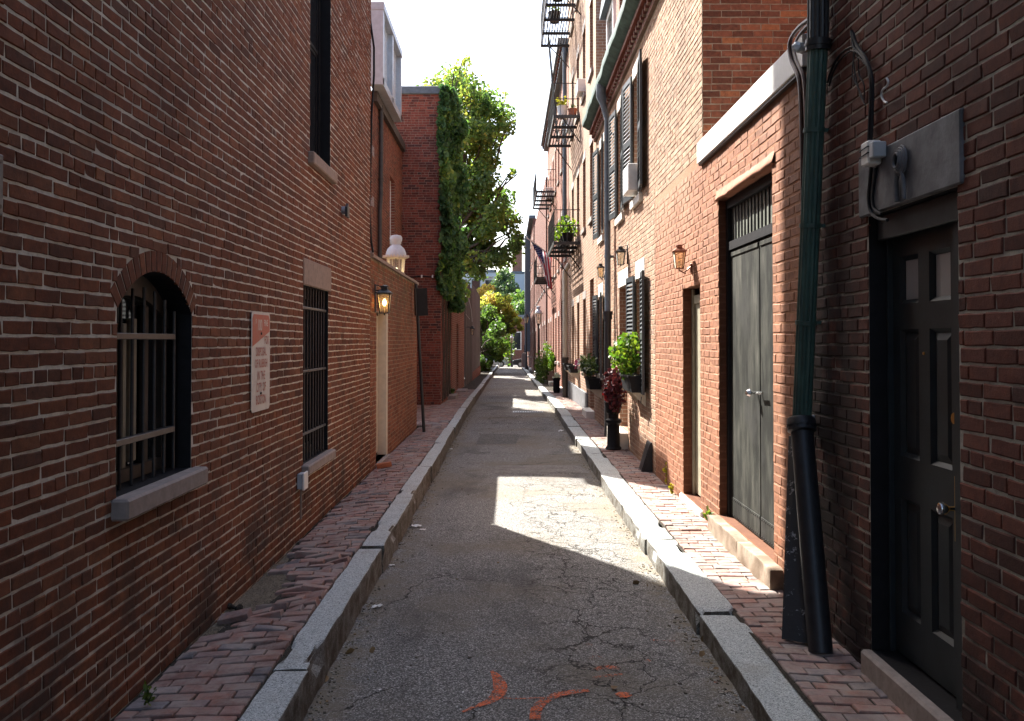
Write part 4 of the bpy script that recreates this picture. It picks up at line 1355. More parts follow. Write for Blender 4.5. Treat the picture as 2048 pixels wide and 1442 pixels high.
# things on that wall
t = thing('junction_box', (XR, 4.9, 3.0), 'white plastic junction box tied with black wire above the black panelled door', 'junction box')
c_ = on_x(1746, 306, XR-.05)
mb = MB(); mb.bbox(XR-.10, XR-.024, c_.y-.055, c_.y+.045, c_.z-.07, c_.z+.06, .008); mb.build('box', M['white_paint'], t)
for dz in (-.015, .02):
    mb = MB(); mb.tube([(XR-.02, c_.y-.06, c_.z+dz), (XR-.105, c_.y-.06, c_.z+dz+.004), (XR-.105, c_.y+.05, c_.z+dz-.004), (XR-.02, c_.y+.05, c_.z+dz)], .004, 6); mb.build('tie', M['black_paint'], t)
mb = MB(); mb.bbox(XR-.10, XR-.026, c_.y-.12, c_.y-.064, c_.z-.045, c_.z+.04, .006); mb.build('meter', M['lead'], t)
t = thing('cable_coil', (XR, 4.6, 3.0), 'grey painted coil of old cable hanging on the lintel slab over the door', 'cable')
c_ = on_x(1797, 322, XR-.05)
mb = MB()
pts = []
for i in range(64):
    a = i/63*2*math.pi*4
    r_ = .080 - .012*(i/63*4)
    pts.append((XR-.035-.008*(i/63*4), c_.y + r_*.8*math.cos(a), c_.z + r_*math.sin(a)))
mb.tube(pts, .0075, 6); mb.build('coil', M['lintel_grey'], t, True)
for dy in (-.03, .055):
    mb = MB(); mb.tube([(XR-.045, c_.y+dy*.4, c_.z-.04), (XR-.04, c_.y+dy, c_.z-.10), (XR-.036, c_.y+dy, c_.z-.20)], .010 if dy < 0 else .014, 8); mb.build('stub', M['lintel_grey'], t, True)

def cable_thing(name, label, paths, Xs, rads, mat, jitter=0.0):
    q = on_x(*paths[0][0], Xs[0] if isinstance(Xs, (list, tuple)) else Xs)
    t = thing(name, q, label, 'cable')
    for i, pth in enumerate(paths):
        X = Xs[i] if isinstance(Xs, (list, tuple)) else Xs
        pts = [on_x(a, b_, X) for a, b_ in pth]
        # smooth the polyline
        for _ in range(2):
            q_ = [pts[0]]
            for u, v in zip(pts, pts[1:]): q_ += [u.lerp(v, .25), u.lerp(v, .75)]
            pts = q_ + [pts[-1]]
        mb = MB(); mb.tube(pts, rads[i] if isinstance(rads, (list, tuple)) else rads, 7); mb.build('strand', mat, t, True)
    return t
cable_thing('cable_bundle', 'tangled black cables looped from a hook above the junction box', [
    [(1655, 165), (1664, 135), (1678, 110), (1696, 96), (1710, 92)],
    [(1658, 172), (1668, 138), (1684, 114), (1702, 100), (1712, 104)],
    [(1703, 62), (1706, 80), (1709, 98), (1722, 108), (1734, 122), (1741, 145), (1743, 185), (1740, 240), (1738, 285)],
    [(1706, 66), (1712, 90), (1728, 110), (1738, 130), (1746, 160), (1745, 200), (1744, 245), (1742, 288)],
    [(1708, 95), (1706, 120), (1710, 150), (1716, 175), (1722, 195), (1730, 210)],
    [(1712, 100), (1704, 130), (1705, 155), (1722, 185), (1728, 205)],
    [(1712, 92), (1726, 128), (1735, 128), (1725, 120), (1712, 112)],
    [(1709, 90), (1718, 120), (1716, 150), (1730, 168), (1728, 200)],
    [(1742, 330), (1740, 360), (1736, 395), (1740, 425), (1755, 438), (1775, 440)],
    [(1752, 335), (1748, 370), (1744, 400), (1748, 420), (1762, 428)]], [XR-.03]*10,
    [.008, .006, .011, .009, .004, .0035, .004, .004, .009, .008], M['black_paint'])
t = cable_thing('wall_hook', 'grey steel s-shaped hook on the dark brick right of the looped cables', [[(1773, 156), (1777, 162), (1775, 172), (1764, 180), (1762, 192), (1768, 203), (1774, 205)]], XR-.035, .006, M['lead'])
t['category'] = 'hook'
cable_thing('conduit', 'brown conduits bending over beside the top of the green drainpipe', [
    [(1622, 36), (1604, 48), (1586, 68), (1578, 88), (1582, 120), (1592, 140), (1600, 160), (1603, 230), (1605, 330), (1606, 480)],
    [(1628, 42), (1612, 54), (1597, 74), (1590, 92), (1594, 118), (1602, 135), (1610, 160), (1613, 230), (1612, 330), (1611, 500)]], [XR-.06, XR-.045], .0155, M['copper'] if False else m_plain('conduit_brown', (.075, .035, .028), .45, .1, .25, 20))

# main drainpipe
def m_pipe():
    k = N('pipe_green_paint')
    c = k.ramp(k.noise(5, 5), [(.3, (.030, .070, .058)), (.7, (.050, .110, .088))])
    c = k.mix(k.step(k.noise(26, 5, .75), .63, .68), c, (.11, .06, .035))
    x, y, z = k.sep(); c = k.mix(k.math('MULTIPLY', k.step(k.noise(2.5, 4, .7, vec=k.comb(k.math('MULTIPLY', x, 8), k.math('MULTIPLY', y, 8), z)), .45, .65), .6), c, (.02, .035, .03))
    k.base(c, k.ramp(k.noise(18, 4), [(.3, .38), (.7, .7)])); k.bump(k.noise(30, 5, .7), .3, .005); return k.m
M['pipe_green'] = m_pipe()
t = thing('drainpipe', (1.9, 5.4, 0), 'big dark green drainpipe running down into a black iron boot at the corner', 'drainpipe')
p_top, p_mid, p_low = on_x(1637, -60, 1.965), on_x(1636, 85, 1.965), on_x(1604, 838, 1.945)
def fluted(mb, a, b_, r, n=10, m=1):
    a, b_ = Vector(a), Vector(b_); ax = (b_-a).normalized(); u = ax.orthogonal().normalized(); w = ax.cross(u)
    N_ = n*4
    ring = []
    for k in range(N_):
        th = 2*math.pi*k/N_
        rr = r*(1 - .13*(1 if k % 4 == 0 else .35 if k % 2 else 0))
        ring.append((u*math.cos(th) + w*math.sin(th))*rr)
    vs_ = [a+q for q in ring] + [b_+q for q in ring]
    mb.add(vs_, [(k, (k+1) % N_, N_+(k+1) % N_, N_+k) for k in range(N_)])
mb = MB(); fluted(mb, p_top, p_mid, .068); mb.build('upper_pipe', M['black_iron'], t)
mb = MB(); fluted(mb, p_mid, p_low, .062); mb.build('green_pipe', M['pipe_green'], t)
for q_ in (.22, .47, .73):
    pc = p_mid.lerp(p_low, q_); dd_ = (p_low-p_mid).normalized()
    mb = MB(); mb.tube([pc, pc+dd_*.028], .0685, 20); mb.box(pc.x, XR+.0, pc.y-.012, pc.y+.012, pc.z-.025, pc.z-.004); mb.build('strap', M['pipe_green'], t)
mb = MB(); d_ = (p_low-p_mid).normalized(); mb.tube([p_mid-d_*.02, p_mid+d_*.05], .077, 20); mb.tube([p_mid+d_*.008, p_mid+d_*.022], .083, 20); mb.build('collar', M['black_iron'], t, True)
lt_ = on_x(1603, 850, 1.935); lf = on_z(1646, 1303, ZR-.01)
lf = Vector((1.875, lf.y, ZR-.02))
ax = (lf-lt_).normalized()
mb = MB(); mb.tube([lt_-ax*.045, lt_-ax*.03, lt_+ax*.04, lt_+ax*.05], [.086, .092, .092, .078], 22); mb.tube([lt_+ax*.0, lt_+ax*.012], .097, 22); mb.build('socket', M['black_iron'], t, True)
mb = MB(); mb.tube([lt_+ax*.05, lt_.lerp(lf, .55), lf], .072, 22); mb.build('boot', M['black_iron'], t, True)
mb = MB(); mb.tube([(1.93, lt_.y+.075, lt_.z+.03), (XR, lt_.y+.09, lt_.z+.03)], .03, 12); mb.build('bracket', M['lead'], t, True)
t = thing('pipe_cap', (1.95, 5.5, 3.7), 'small pale plastic cap beside the collar of the green drainpipe', 'cap')
c_ = on_x(1612, 92, 1.95)
mb = MB(); mb.tube([(1.95, c_.y+.05, c_.z), (1.885, c_.y, c_.z-.005), (1.875, c_.y-.01, c_.z-.006)], [.036, .034, .018], 14); mb.build('cap', M['hammered'], t, True)
mb = MB(); mb.tube([(1.95, c_.y+.05, c_.z), (XR, c_.y+.13, c_.z)], .02, 10); mb.build('stem', M['lead'], t, True)
t = thing('leaning_plank', (1.8, 5.6, ZR), 'black painted board with flaking paint leaning beside the iron drainpipe boot', 'board')
def m_flake():
    k = N('flaking_black_paint'); f = k.step(k.noise(9, 7, .75), .585, .63)
    k.base(k.mix(f, (.013, .013, .015), (.34, .34, .36)), .5); k.bump(k.noise(9, 7, .75), .4, .01); return k.m
M['flake'] = m_flake()
a = on_z(1566, 1278, ZR); b_ = on_z(1620, 1288, ZR)
tp = on_x(1596, 872, XR-.03)
mb = MB()
w0 = Vector((0, .05, 0))
mb.add([Vector((1.70, a.y, ZR)), Vector((1.86, a.y-.10, ZR)), Vector((1.995, tp.y-.05, tp.z)), Vector((1.955, tp.y, tp.z)),
        Vector((1.73, a.y+.04, ZR)), Vector((1.89, a.y-.06, ZR)), Vector((2.02, tp.y-.01, tp.z)), Vector((1.98, tp.y+.04, tp.z))],
       [(0,1,2,3),(4,7,6,5),(0,4,5,1),(1,5,6,2),(2,6,7,3),(3,7,4,0)])
mb.build('board', M['flake'], t)
mb = MB(); mb.tube([Vector((1.86, a.y-.105, ZR)), Vector((1.985, tp.y-.06, tp.z-.1))], .006, 6); mb.build('strip', M['sill'], t)

M['reveal_shaded'] = m_brick_far('brickwork_shaded', (.105, .042, .022), (.125, .05, .027), (.14, .062, .036), .225, .0765, .009)  # darkened brick colour, doorway shade put into the reveals
# --- R2: low painted brick outbuilding with the double door
r2 = thing('painted_outbuilding', (XR, 7.5, 0), 'low orange painted brick outbuilding with weathered double doors and white coping', 'building')
R2E = 9.2
D2 = dict(u0=6.78, u1=8.52, z0=.30, z1=3.36, depth=.13)
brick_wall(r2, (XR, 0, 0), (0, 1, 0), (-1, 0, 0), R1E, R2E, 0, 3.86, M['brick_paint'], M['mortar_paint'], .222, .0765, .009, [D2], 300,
           .0034, .003, 0, 61, None, M['reveal_shaded'], geo=(R1E, R2E, .06, 3.86), cham=.006)
def m_step():
    k = N('stained_step_stone')
    c = k.ramp(k.noise(16, 6, .7), [(.3, (.20, .15, .11)), (.6, (.33, .27, .21)), (.8, (.40, .35, .29))])
    c = k.mix(k.math('MULTIPLY', k.step(k.noise(4, 5, .7), .42, .62), .75), c, (.13, .09, .06))
    k.base(c, .9, 0, .15); k.bump(k.noise(40, 5, .7), .6, .006); return k.m
M['step'] = m_step()
M['paint_red'] = m_plain('painted_mortar', (.30, .12, .06), .8, 0, .2, 12, .6, 30)
mb = MB()                                                       # rough painted brow over the door
rg = random.Random(9)
ny = 24
top_, bot_ = [], []
vs_ = []
for i in range(ny+1):
    y = 6.70 + 1.88*i/ny
    for (dx, dz) in ((-.006, .09), (-.014, .055), (-.026, .02), (-.026, -.005), (.05, -.012)):
        vs_.append((XR + dx + .012*mnoise.noise(Vector((y*7, dz*20, 3))), y, 3.365 + dz + .016*mnoise.noise(Vector((y*3.5, dz*14, 1))) + .007*mnoise.noise(Vector((y*17, dz*30, 4)))))
mb.add(vs_, [(i*5+k, i*5+k+1, (i+1)*5+k+1, (i+1)*5+k) for i in range(ny) for k in range(4)])
mb.build('door_brow', M['paint_red'], r2, smooth='all')
mb = MB()
mb.quad((XR+.2, R1E, 0), (XR+.2, R2E, 0), (XR+.2, R2E, 3.86), (XR+.2, R1E, 3.86))
mb.build('body', M['far_paint'], r2)
mb = MB(); mb.quad((XR+.02, R1E+.01, 3.87), (XR+5, R1E+.01, 3.87), (XR+5, R2E-.01, 3.87), (XR+.02, R2E-.01, 3.87)); mb.build('roof', M['lead'], r2)
cb = MB(); cb.bbox(XR-.05, XR+.30, R1E+.005, R2E+.06, 3.865, 4.09, .006); cb.build('coping', M['white_paint'], r2, label='white metal coping along the roof edge')
fl = MB(); fl.box(XR-.035, XR-.002, R1E+.005, R2E+.05, 3.845, 3.863); fl.build('drip_edge', M['black_iron'], r2)
def m_weathered():
    k = N('weathered_door_paint')
    x, y, z = k.sep()
    v = k.comb(k.math('MULTIPLY', x, 3), k.math('MULTIPLY', y, 3.2), k.math('MULTIPLY', z, .9))
    f = k.noise(1.6, 6, .65, vec=v)
    c = k.ramp(f, [(.32, (.009, .009, .008)), (.47, (.020, .021, .018)), (.60, (.052, .052, .044)), (.76, (.115, .112, .095))])
    c = k.mix(k.math('MULTIPLY', k.step(k.noise(2.1, 4, .6), .52, .70), .6), c, (.04, .04, .038))
    k.base(c, .65, 0, .15)
    k.bump(k.noise(14, 6, .7, vec=v), .35, .006); return k.m
M['weathered'] = m_weathered()
DX = XR + .10
fr = MB(); fr.box(DX-.03, DX+.05, 8.44, 8.518, .30, 3.355); fr.box(DX-.03, DX+.05, 6.782, 6.84, .30, 3.355); fr.box(DX-.03, DX+.05, 6.84, 8.44, 3.27, 3.355)
fr.box(DX-.025, DX+.05, 6.84, 8.44, 2.865, 2.945)
fr.build('door_frame', M['black_paint'], r2)
for nm, a, b_ in (('door', 7.482, 8.435), ('door', 6.845, 7.462)):
    d2 = block(r2, nm, M['weathered'], DX-.002, DX+.04, a, b_, .312, 2.86, .006, 'weathered grey-black door leaf')
    mb = MB(); mb.bbox(DX-.008, DX-.0025, a+.005, b_-.005, .315, .50, .002); st_ = mb.build('kick_plate', M['weathered'], d2)
    rv = MB()
    for i in range(int((b_-a)/.055)):
        for zz in (.335, .48):
            yy = a + .03 + .055*i
            rv.obox((DX-.010, yy, zz), (.003, 0, 0), (0, .006, 0), (0, 0, .006))
    rv.build('rivets', M['black_iron'], d2, kind='stuff')
    mb = MB(); mb.bbox(DX-.012, DX-.003, a+.02, b_-.02, 2.80, 2.84, .003); mb.build('strap', M['weathered'], d2)
    if a > 7.4:
        mb = MB(); mb.tube([(DX-.002, 7.56, 1.545), (DX-.05, 7.56, 1.545), (DX-.075, 7.555, 1.545)], [.012, .012, .03], 12); mb.tube([(DX-.075, 7.555, 1.545), (DX-.10, 7.55, 1.545)], [.033, .02], 12); mb.build('knob', M['chrome'], d2, True)
    else:
        mb = MB(); mb.tube([(DX-.002, 7.42, 1.55), (DX-.045, 7.42, 1.55), (DX-.045, 7.26, 1.56)], .011, 10); mb.build('lever', M['chrome'], d2, True)
M['wired'] = m_plain('dusty_wired_glass', (.14, .15, .125), .5, 0, .4, 5)
tr = MB(); tr.box(DX+.012, DX+.03, 6.84, 8.44, 2.945, 3.27); trn = tr.build('transom', M['wired'], r2)
for i in range(15):
    yy = 6.90 + .107*i
    mb = MB(); mb.box(DX+.001, DX+.011, yy-.007, yy+.007, 2.947, 3.268); mb.build('bar', M['black_iron'], trn)
for i, (a, b_) in enumerate(((6.55, 7.50), (7.515, 8.62))):
    rough_stone('step_stone', M['step'], r2, XR-.10, XR+.125, a, b_, lambda y: .06, lambda y: .292, 70+i, .014, .06, .05)

M['glass_old'] = m_glass_dark('old_window_glass', (.025, .027, .03), .13)
M['glass_old'].node_tree.nodes['Principled BSDF'].inputs['Specular IOR Level'].default_value = .9
# --- R3: long pink brick house with shutters
r3 = thing('brick_row_house', (XR, 14, 0), 'sunlit pink brick house with black louvred shutters and copper gutter', 'building')
R3E = 20.4
PB = 12.2
nd = dict(u0=9.35, u1=10.28, z0=.20, z1=2.60, depth=.17)
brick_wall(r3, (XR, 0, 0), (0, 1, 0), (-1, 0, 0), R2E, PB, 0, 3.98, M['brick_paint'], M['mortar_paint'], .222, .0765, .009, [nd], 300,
           .0034, .003, 0, 71, None, M['reveal_shaded'], name='painted_wall', geo=(R2E, PB, .06, 3.96), cham=.006)
up = [(13.45, 14.20), (15.50, 16.25), (18.75, 19.50)]
gr_ = [(13.25, 13.95, 1.36), (15.05, 16.15, .42), (17.65, 18.30, 1.25), (19.05, 19.75, 1.25)]
ops = [dict(u0=a, u1=b_, z0=4.26, z1=6.24, depth=.14) for a, b_ in up] + [dict(u0=a, u1=b_, z0=c_, z1=2.96, depth=.14 if c_ > 1 else .38) for a, b_, c_ in gr_]
brick_wall(r3, (XR, 0, 0), (0, 1, 0), (-1, 0, 0), PB, R3E, 0, 6.62, M['brick_pink'], M['mortar_pink'], .212, .0705, .010, ops, 300,
           .005, .003, 0, 72, None, M['far_pink'], name='lower_wall', geo=(PB, R3E, .03, 6.6))
brick_wall(r3, (XR, 0, 0), (0, 1, 0), (-1, 0, 0), R2E, PB, 3.98, 6.62, M['brick_pink'], M['mortar_pink'], .212, .0705, .010, (), 300,
           .005, .003, 0, 73, None, M['far_pink'], name='upper_wall', geo=(R2E, PB, 3.98, 6.6))
brick_wall(r3, (0, R2E, 0), (1, 0, 0), (0, -1, 0), XR, 6.5, 3.7, 8.2, M['brick_end'], M['mortar_end'], .21, .0705, .011, (), 300,
           .005, .003, 0, 74, None, name='end_wall', geo=(XR, 4.6, 3.72, 8.2))
mb = MB()
mb.quad((XR+.45, R2E, 0), (XR+.45, R3E, 0), (XR+.45, R3E, 6.6), (XR+.45, R2E, 6.6))
mb.quad((XR+.003, R3E, 0), (XR+.45, R3E, 0), (XR+.45, R3E, 6.6), (XR+.003, R3E, 6.6))
mb.build('body', M['far_dark'], r3)
mb = MB(); mb.quad((XR-.1, R2E+.02, 7.16), (XR-.1, R3E, 7.16), (XR+3.5, R3E, 10.6), (XR+3.5, R2E+.02, 10.6)); mb.build('roof', M['slate'], r3)
# narrow door in the painted part
DXn = XR + .13
dn = block(r3, 'side_door', M['dark_cream'], DXn, DXn+.05, 9.36, 10.27, .22, 2.50, .006, 'narrow cream door in a deep recess')  # darker cream holds the recess shade in its colour
block(dn, 'rail', M['dark_cream'], DXn-.018, DXn, 9.36, 10.25, 2.42, 2.52, .004)
block(dn, 'jamb', M['dark_cream'], DXn-.03, DXn-.001, 10.20, 10.278, .20, 2.59, .005)
block(r3, 'doorstep', M['white_stone'], XR-.03, XR+.165, 9.25, 10.38, .06, .196, .012, 'white stone doorstep')
# windows, sills, lintels
for a, b_ in up:
    sash_window(r3, XR+.08, -1, a, b_, 4.27, 6.23, M['white_paint'], M['glass_old'], .06, 2, 2)
    block(r3, 'sill', M['white_stone'], XR-.06, XR+.10, a-.12, b_+.12, 4.13, 4.256, .006)
    block(r3, 'lintel', M['white_stone'], XR-.012, XR+.05, a-.12, b_+.12, 6.243, 6.46, .006)
for a, b_, c_ in gr_:
    block(r3, 'lintel', M['white_stone'], XR-.012, XR+.05, a-.12, b_+.12, 2.963, 3.25, .006)
    if c_ > 1:
        sash_window(r3, XR+.08, -1, a, b_, c_+.01, 2.95, M['cream'], M['glass_old'], .06, 2, 2)
        block(r3, 'sill', M['white_stone'], XR-.05, XR+.10, a-.08, b_+.08, c_-.12, c_-.003, .006)
    else:
        d_ = block(r3, 'door', M['wood_dark'], XR+.30, XR+.34, a+.02, b_-.08, c_+.02, 2.94, .006)
        block(d_, 'jamb', M['cream'], XR+.22, XR+.299, b_-.16, b_-.005, c_, 2.95, .005)
        block(r3, 'doorstep', M['white_stone'], XR-.22, XR+.3, a-.1, b_+.15, .10, .415, .012)
# louvred shutters
M['shutter'] = m_plain('shutter_black', (.030, .036, .042), .45, 0, .25, 20, .1)
def shutter(parent, hy, side, z0, z1, w=.60, ang=5):
    """hinged at hy; side -1: opens towards the camera, +1: away"""
    a = R(ang)
    d = Vector((-math.sin(a), side*math.cos(a), 0))
    nrm = Vector((-math.cos(a), -side*math.sin(a), 0))            # faces the alley
    h = Vector((XR-.045, hy, 0))
    P = lambda u, o, z: h + d*u + nrm*o + Vector((0, 0, z))
    def bar(mb, u0, u1, z0_, z1_, t0=-.018, t1=.018):
        c = P((u0+u1)/2, (t0+t1)/2, (z0_+z1_)/2)
        mb.obox(c, d*((u1-u0)/2), nrm*((t1-t0)/2), Vector((0, 0, (z1_-z0_)/2)))
    f = MB()
    s = .055
    bar(f, 0, s, z0, z1); bar(f, w-s, w, z0, z1)
    zm = z0 + (z1-z0)*.47
    for za, zb in ((z0, z0+.10), (zm-.05, zm+.05), (z1-.08, z1)): bar(f, s, w-s, za, zb, -.016, .016)
    o = f.build('shutter', M['shutter'], parent)
    n = 0
    first = None
    for za, zb in ((z0+.10, zm-.05), (zm+.05, z1-.08)):
        k = int((zb-za)/.062)
        for i in range(k):
            zc = za + (i+.5)*(zb-za)/k
            sl = MB()
            sl.obox(P(w/2, 0, zc), d*((w-2*s)/2+.002), (nrm*.50 + Vector((0, 0, -.866)))*.037, (nrm*.866 + Vector((0, 0, .50)))*.0035)
            sl.build('slat', M['shutter'], o)
    hk = MB(); hk.tube([P(w*.8, .02, z0-.03), P(w*.8, .03, z0-.10), P(w*.8+.04, .03, z0-.12)], .007, 6); hk.build('holdback', M['black_iron'], o)
    return o
for a, b_ in up:
    shutter(r3, a, -1, 4.30, 6.30); shutter(r3, b_, 1, 4.30, 6.30)
shutter(r3, 13.25, -1, 1.20, 3.02, .52); shutter(r3, 13.95, 1, 1.20, 3.02, .52)
shutter(r3, 19.05, -1, 1.20, 3.02, .5); shutter(r3, 19.75, 1, 1.20, 3.02, .5)
# corbelled cornice and copper gutter
cn = MB(); cn.box(XR-.06, XR+.02, R2E-.02, R3E, 6.622, 6.70); cn.box(XR-.16, XR+.02, R2E-.02, R3E, 6.80, 6.88)
cn.build('cornice', M['far_dark'], r3)
yy = R2E + .05
while yy < R3E - .1:
    db = MB(); db.box(XR-.11, XR+.02, yy, yy+.11, 6.703, 6.797); db.build('dentil', M['far_dark'], r3); yy += .22
gt = MB()
n = 60
vs_ = []
for i in range(n+1):
    y = R2E - .05 + (R3E+.1-R2E)*i/n
    wv = .03*mnoise.noise(Vector((y*1.3, 0, 4))) + .012*mnoise.noise(Vector((y*4, 0, 9)))
    for dx, z in ((-.08, 6.885), (-.20, 6.93), (-.31, 7.0), (-.33, 7.10), (-.30, 7.16), (-.27, 7.13), (-.08, 7.17)):
        vs_.append((XR + dx + wv*(1 if dx < -.1 else 0), y, z + wv*.7))
gt.add(vs_, [(i*7+k, i*7+k+1, (i+1)*7+k+1, (i+1)*7+k) for i in range(n) for k in range(6)])
gt.build('gutter', M['verdigris'], r3, True, label='wavy green copper gutter')
# dormers and a chimney on the roof
def dormer(y0, y1):
    o = MB(); X = XR + .18; z0, z1 = 7.35, 9.35
    o.box(X, X+.10, y0, y0+.14, z0, z1); o.box(X, X+.10, y1-.14, y1, z0, z1); o.box(X, X+.1, y0+.14, y1-.14, z0, z0+.12); o.box(X, X+.1, y0+.14, y1-.14, z1-.14, z1)
    d_ = o.build('dormer', M['white_paint'], r3)
    c = MB(); c.box(X+.1, X+2, y0+.02, y0+.08, z0, z1); c.box(X+.1, X+2, y1-.08, y1-.02, z0, z1); c.build('cheek', M['slate'], d_)
    h = MB(); ym = (y0+y1)/2
    h.prism([(y0-.12, z1), (y1+.12, z1), (y1+.12, z1+.08), (ym, z1+.42), (y0-.12, z1+.08)], 0, X-.14, X+2.2); h.build('hood', M['slate'], d_)
    pane(d_, X+.06, y0+.14, y1-.14, z0+.12, z1-.14, M['glass_old'])
    s_ = MB(); s_.box(X+.03, X+.055, y0+.14, y1-.14, 8.30, 8.36); s_.box(X+.03, X+.054, ym-.02, ym+.02, z0+.12, 8.30); s_.build('glazing_bar', M['white_paint'], d_)
dormer(18.55, 19.85); dormer(15.2, 16.5)
ch = MB(); ch.box(XR+.15, XR+.75, 17.25, 17.75, 7.0, 11.5); ch.build('chimney', M['far_red'], r3)

# downspout on R3
t = thing('drainpipe', (1.95, 17.0, 0), 'slim grey drainpipe with black iron base on the pink brick house', 'drainpipe')
hx = 1.93
mb = MB(); mb.tube([(XR-.24, 17.0, 6.98), (XR-.24, 17.0, 6.75), (XR-.2, 17.0, 6.6), (hx, 17.0, 6.3), (hx, 17.0, 2.45)], [.10, .10, .062, .058, .058], 14); mb.build('pipe', M['slate'], t, True)
mb = MB(); mb.tube([(hx, 17.0, 2.40), (hx, 17.0, 2.50)], .085, 14); mb.tube([(hx, 17.0, 2.50), (hx, 17.0, 2.56)], .10, 14); mb.build('collar', M['black_iron'], t, True)
mb = MB(); mb.tube([(hx, 17.0, 2.42), (hx, 17.0, .8), (hx-.01, 16.95, .14)], .07, 14); mb.build('base', M['black_iron'], t, True)
for z in (3.6, 4.9, 6.0):
    mb = MB(); mb.tube([(hx, 17.0, z), (hx, 17.0, z+.05)], .068, 14); mb.box(hx, XR+.0, 16.97, 17.03, z, z+.045); mb.build('clip', M['slate'], t)
mb = MB()
cable_thing('wall_cable', 'thin brown cable running up the pink brick wall beside the grey drainpipe', [[(1236, 745), (1234, 640), (1231, 520), (1230, 440), (1229, 380)]], XR-.012, .012, M['copper'])

# lanterns on the right
coach_lantern((1.905, 9.75, 2.89), .185, XR, -1, M['copper'], M['frost'], 'copper wall lantern above the narrow door on the orange painted brick', None, False, 'bottom')
coach_lantern((1.925, 15.0, 3.40), .22, XR, -1, M['black_iron'], M['glass_clear'], 'black wall lantern on a white plate above the shuttered ground floor windows', None, False, 'top', -.02)
coach_lantern((1.95, 18.5, 3.43), .20, XR, -1, M['black_iron'], M['frost'], 'pale glass wall lantern just past the grey drainpipe', None, False, 'bottom')

# window air conditioner
def air_con(y0, y1, z0, z1, x0, label, group=None):
    t = thing('air_conditioner', (XR, (y0+y1)/2, z0), label, 'air conditioner', group)
    mb = MB(); mb.bbox(x0, XR+.06, y0, y1, z0, z1, .012); mb.build('case', M['white_paint'], t)
    for i in range(7):
        z = z0 + .04 + (z1-z0-.08)*i/6
        mb = MB(); mb.box(x0-.004, x0-.001, y0+.04, y1-.04, z-.010, z+.010); mb.build('vent_slot', M['lead'], t)
air_con(13.50, 14.12, 4.32, 4.74, XR-.20, 'white window air conditioner between the nearest upper shutters')

# window boxes and plants
M['leaf_bright'] = m_leaf('leaf_bright', [(0, (.035, .075, .012)), (.5, (.085, .16, .022)), (1, (.20, .24, .03))], .45)
M['leaf_purple'] = m_leaf('leaf_purple', [(0, (.030, .006, .012)), (.6, (.085, .014, .026)), (1, (.16, .03, .04))], .3)
M['leaf_mid'] = m_leaf('leaf_mid', [(0, (.03, .06, .015)), (.5, (.06, .11, .022)), (1, (.13, .17, .035))], .4)
M['petal_pink'] = m_leaf('petal_pink', [(0, (.55, .06, .22)), (1, (.75, .25, .42))], .3)
M['petal_white'] = m_leaf('petal_white', [(0, (.70, .68, .62)), (1, (.85, .84, .80))], .3)
M['petal_red'] = m_leaf('petal_red', [(0, (.45, .015, .015)), (1, (.6, .03, .04))], .3)
def plant(parent, c, r, n, size, mat, seed, name='foliage', stems=5, droop=.1):
    P, Nr = blob_points([(c, r)], n / (np.prod(np.array(r)) ** (2/3)), seed, 3.5, -.25, .5)
    g_ = np.random.default_rng(seed)
    o = leaf_mesh(name, P, Nr, size, g_.uniform(0, 1, len(P)), mat, parent, seed, droop)
    if stems:
        mb = MB(); rg_ = random.Random(seed)
        for i in range(stems):
            q = Vector(P[rg_.randrange(len(P))]) if len(P) else Vector(c)
            b0 = Vector((c[0]+rg_.uniform(-.3, .3)*r[0], c[1]+rg_.uniform(-.3, .3)*r[1], c[2]-r[2]))
            mb.tube([b0, b0.lerp(q, .5)+Vector((0, 0, .03)), q], [.006, .005, .003], 5)
        mb.build('stem', M['leaf_mid'], parent)
    return o
def window_box(y0, y1, z0, z1, x0, label, mat=None, group=None):
    t = thing('window_box', (XR-.15, (y0+y1)/2, z0), label, 'window box', group)
    mb = MB(); xi = XR-.03
    mb.add([(x0+.05, y0+.03, z0), (xi, y0+.03, z0), (xi, y1-.03, z0), (x0+.05, y1-.03, z0), (x0, y0, z1), (xi, y0, z1), (xi, y1, z1), (x0, y1, z1)],
           [(0,3,2,1),(0,1,5,4),(1,2,6,5),(2,3,7,6),(3,0,4,7)])
    mb.box(x0-.012, xi, y0-.012, y0+.012, z1-.03, z1); mb.box(x0-.012, xi, y1-.012, y1+.012, z1-.03, z1); mb.box(x0-.014, x0+.012, y0-.012, y1+.012, z1-.03, z1+.002)
    mb.build('trough', mat or M['black_paint'], t)
    mb = MB(); mb.quad((x0+.01, y0+.01, z1-.035), (xi, y0+.01, z1-.035), (xi, y1-.01, z1-.035), (x0+.01, y1-.01, z1-.035)); mb.build('soil', M['earth'], t)
    for y in (y0+.12, y1-.12):
        mb = MB(); mb.prism([(XR-.005, z0-.22), (XR-.005, z0-.004), (x0+.06, z0-.004)], 1, y-.02, y+.02); mb.build('bracket', M['cream'], t)
    return t
t = window_box(12.95, 14.0, 1.22, 1.47, XR-.27, 'dark brown window box below the nearest ground floor shutters')
t2 = thing('leafy_plant', (XR-.2, 13.6, 1.47), 'lush lime green plant overflowing the dark brown window box', 'plant')
plant(t2, (1.83, 13.6, 1.78), (.24, .58, .36), 900, .085, M['leaf_bright'], 1, stems=9)
t3 = thing('purple_plant', (XR-.3, 14.5, 1.2), 'dark purple trailing plant hanging below the lime green one', 'plant')
plant(t3, (1.78, 14.55, 1.22), (.19, .34, .44), 650, .085, M['leaf_purple'], 2, stems=6, droop=.7)
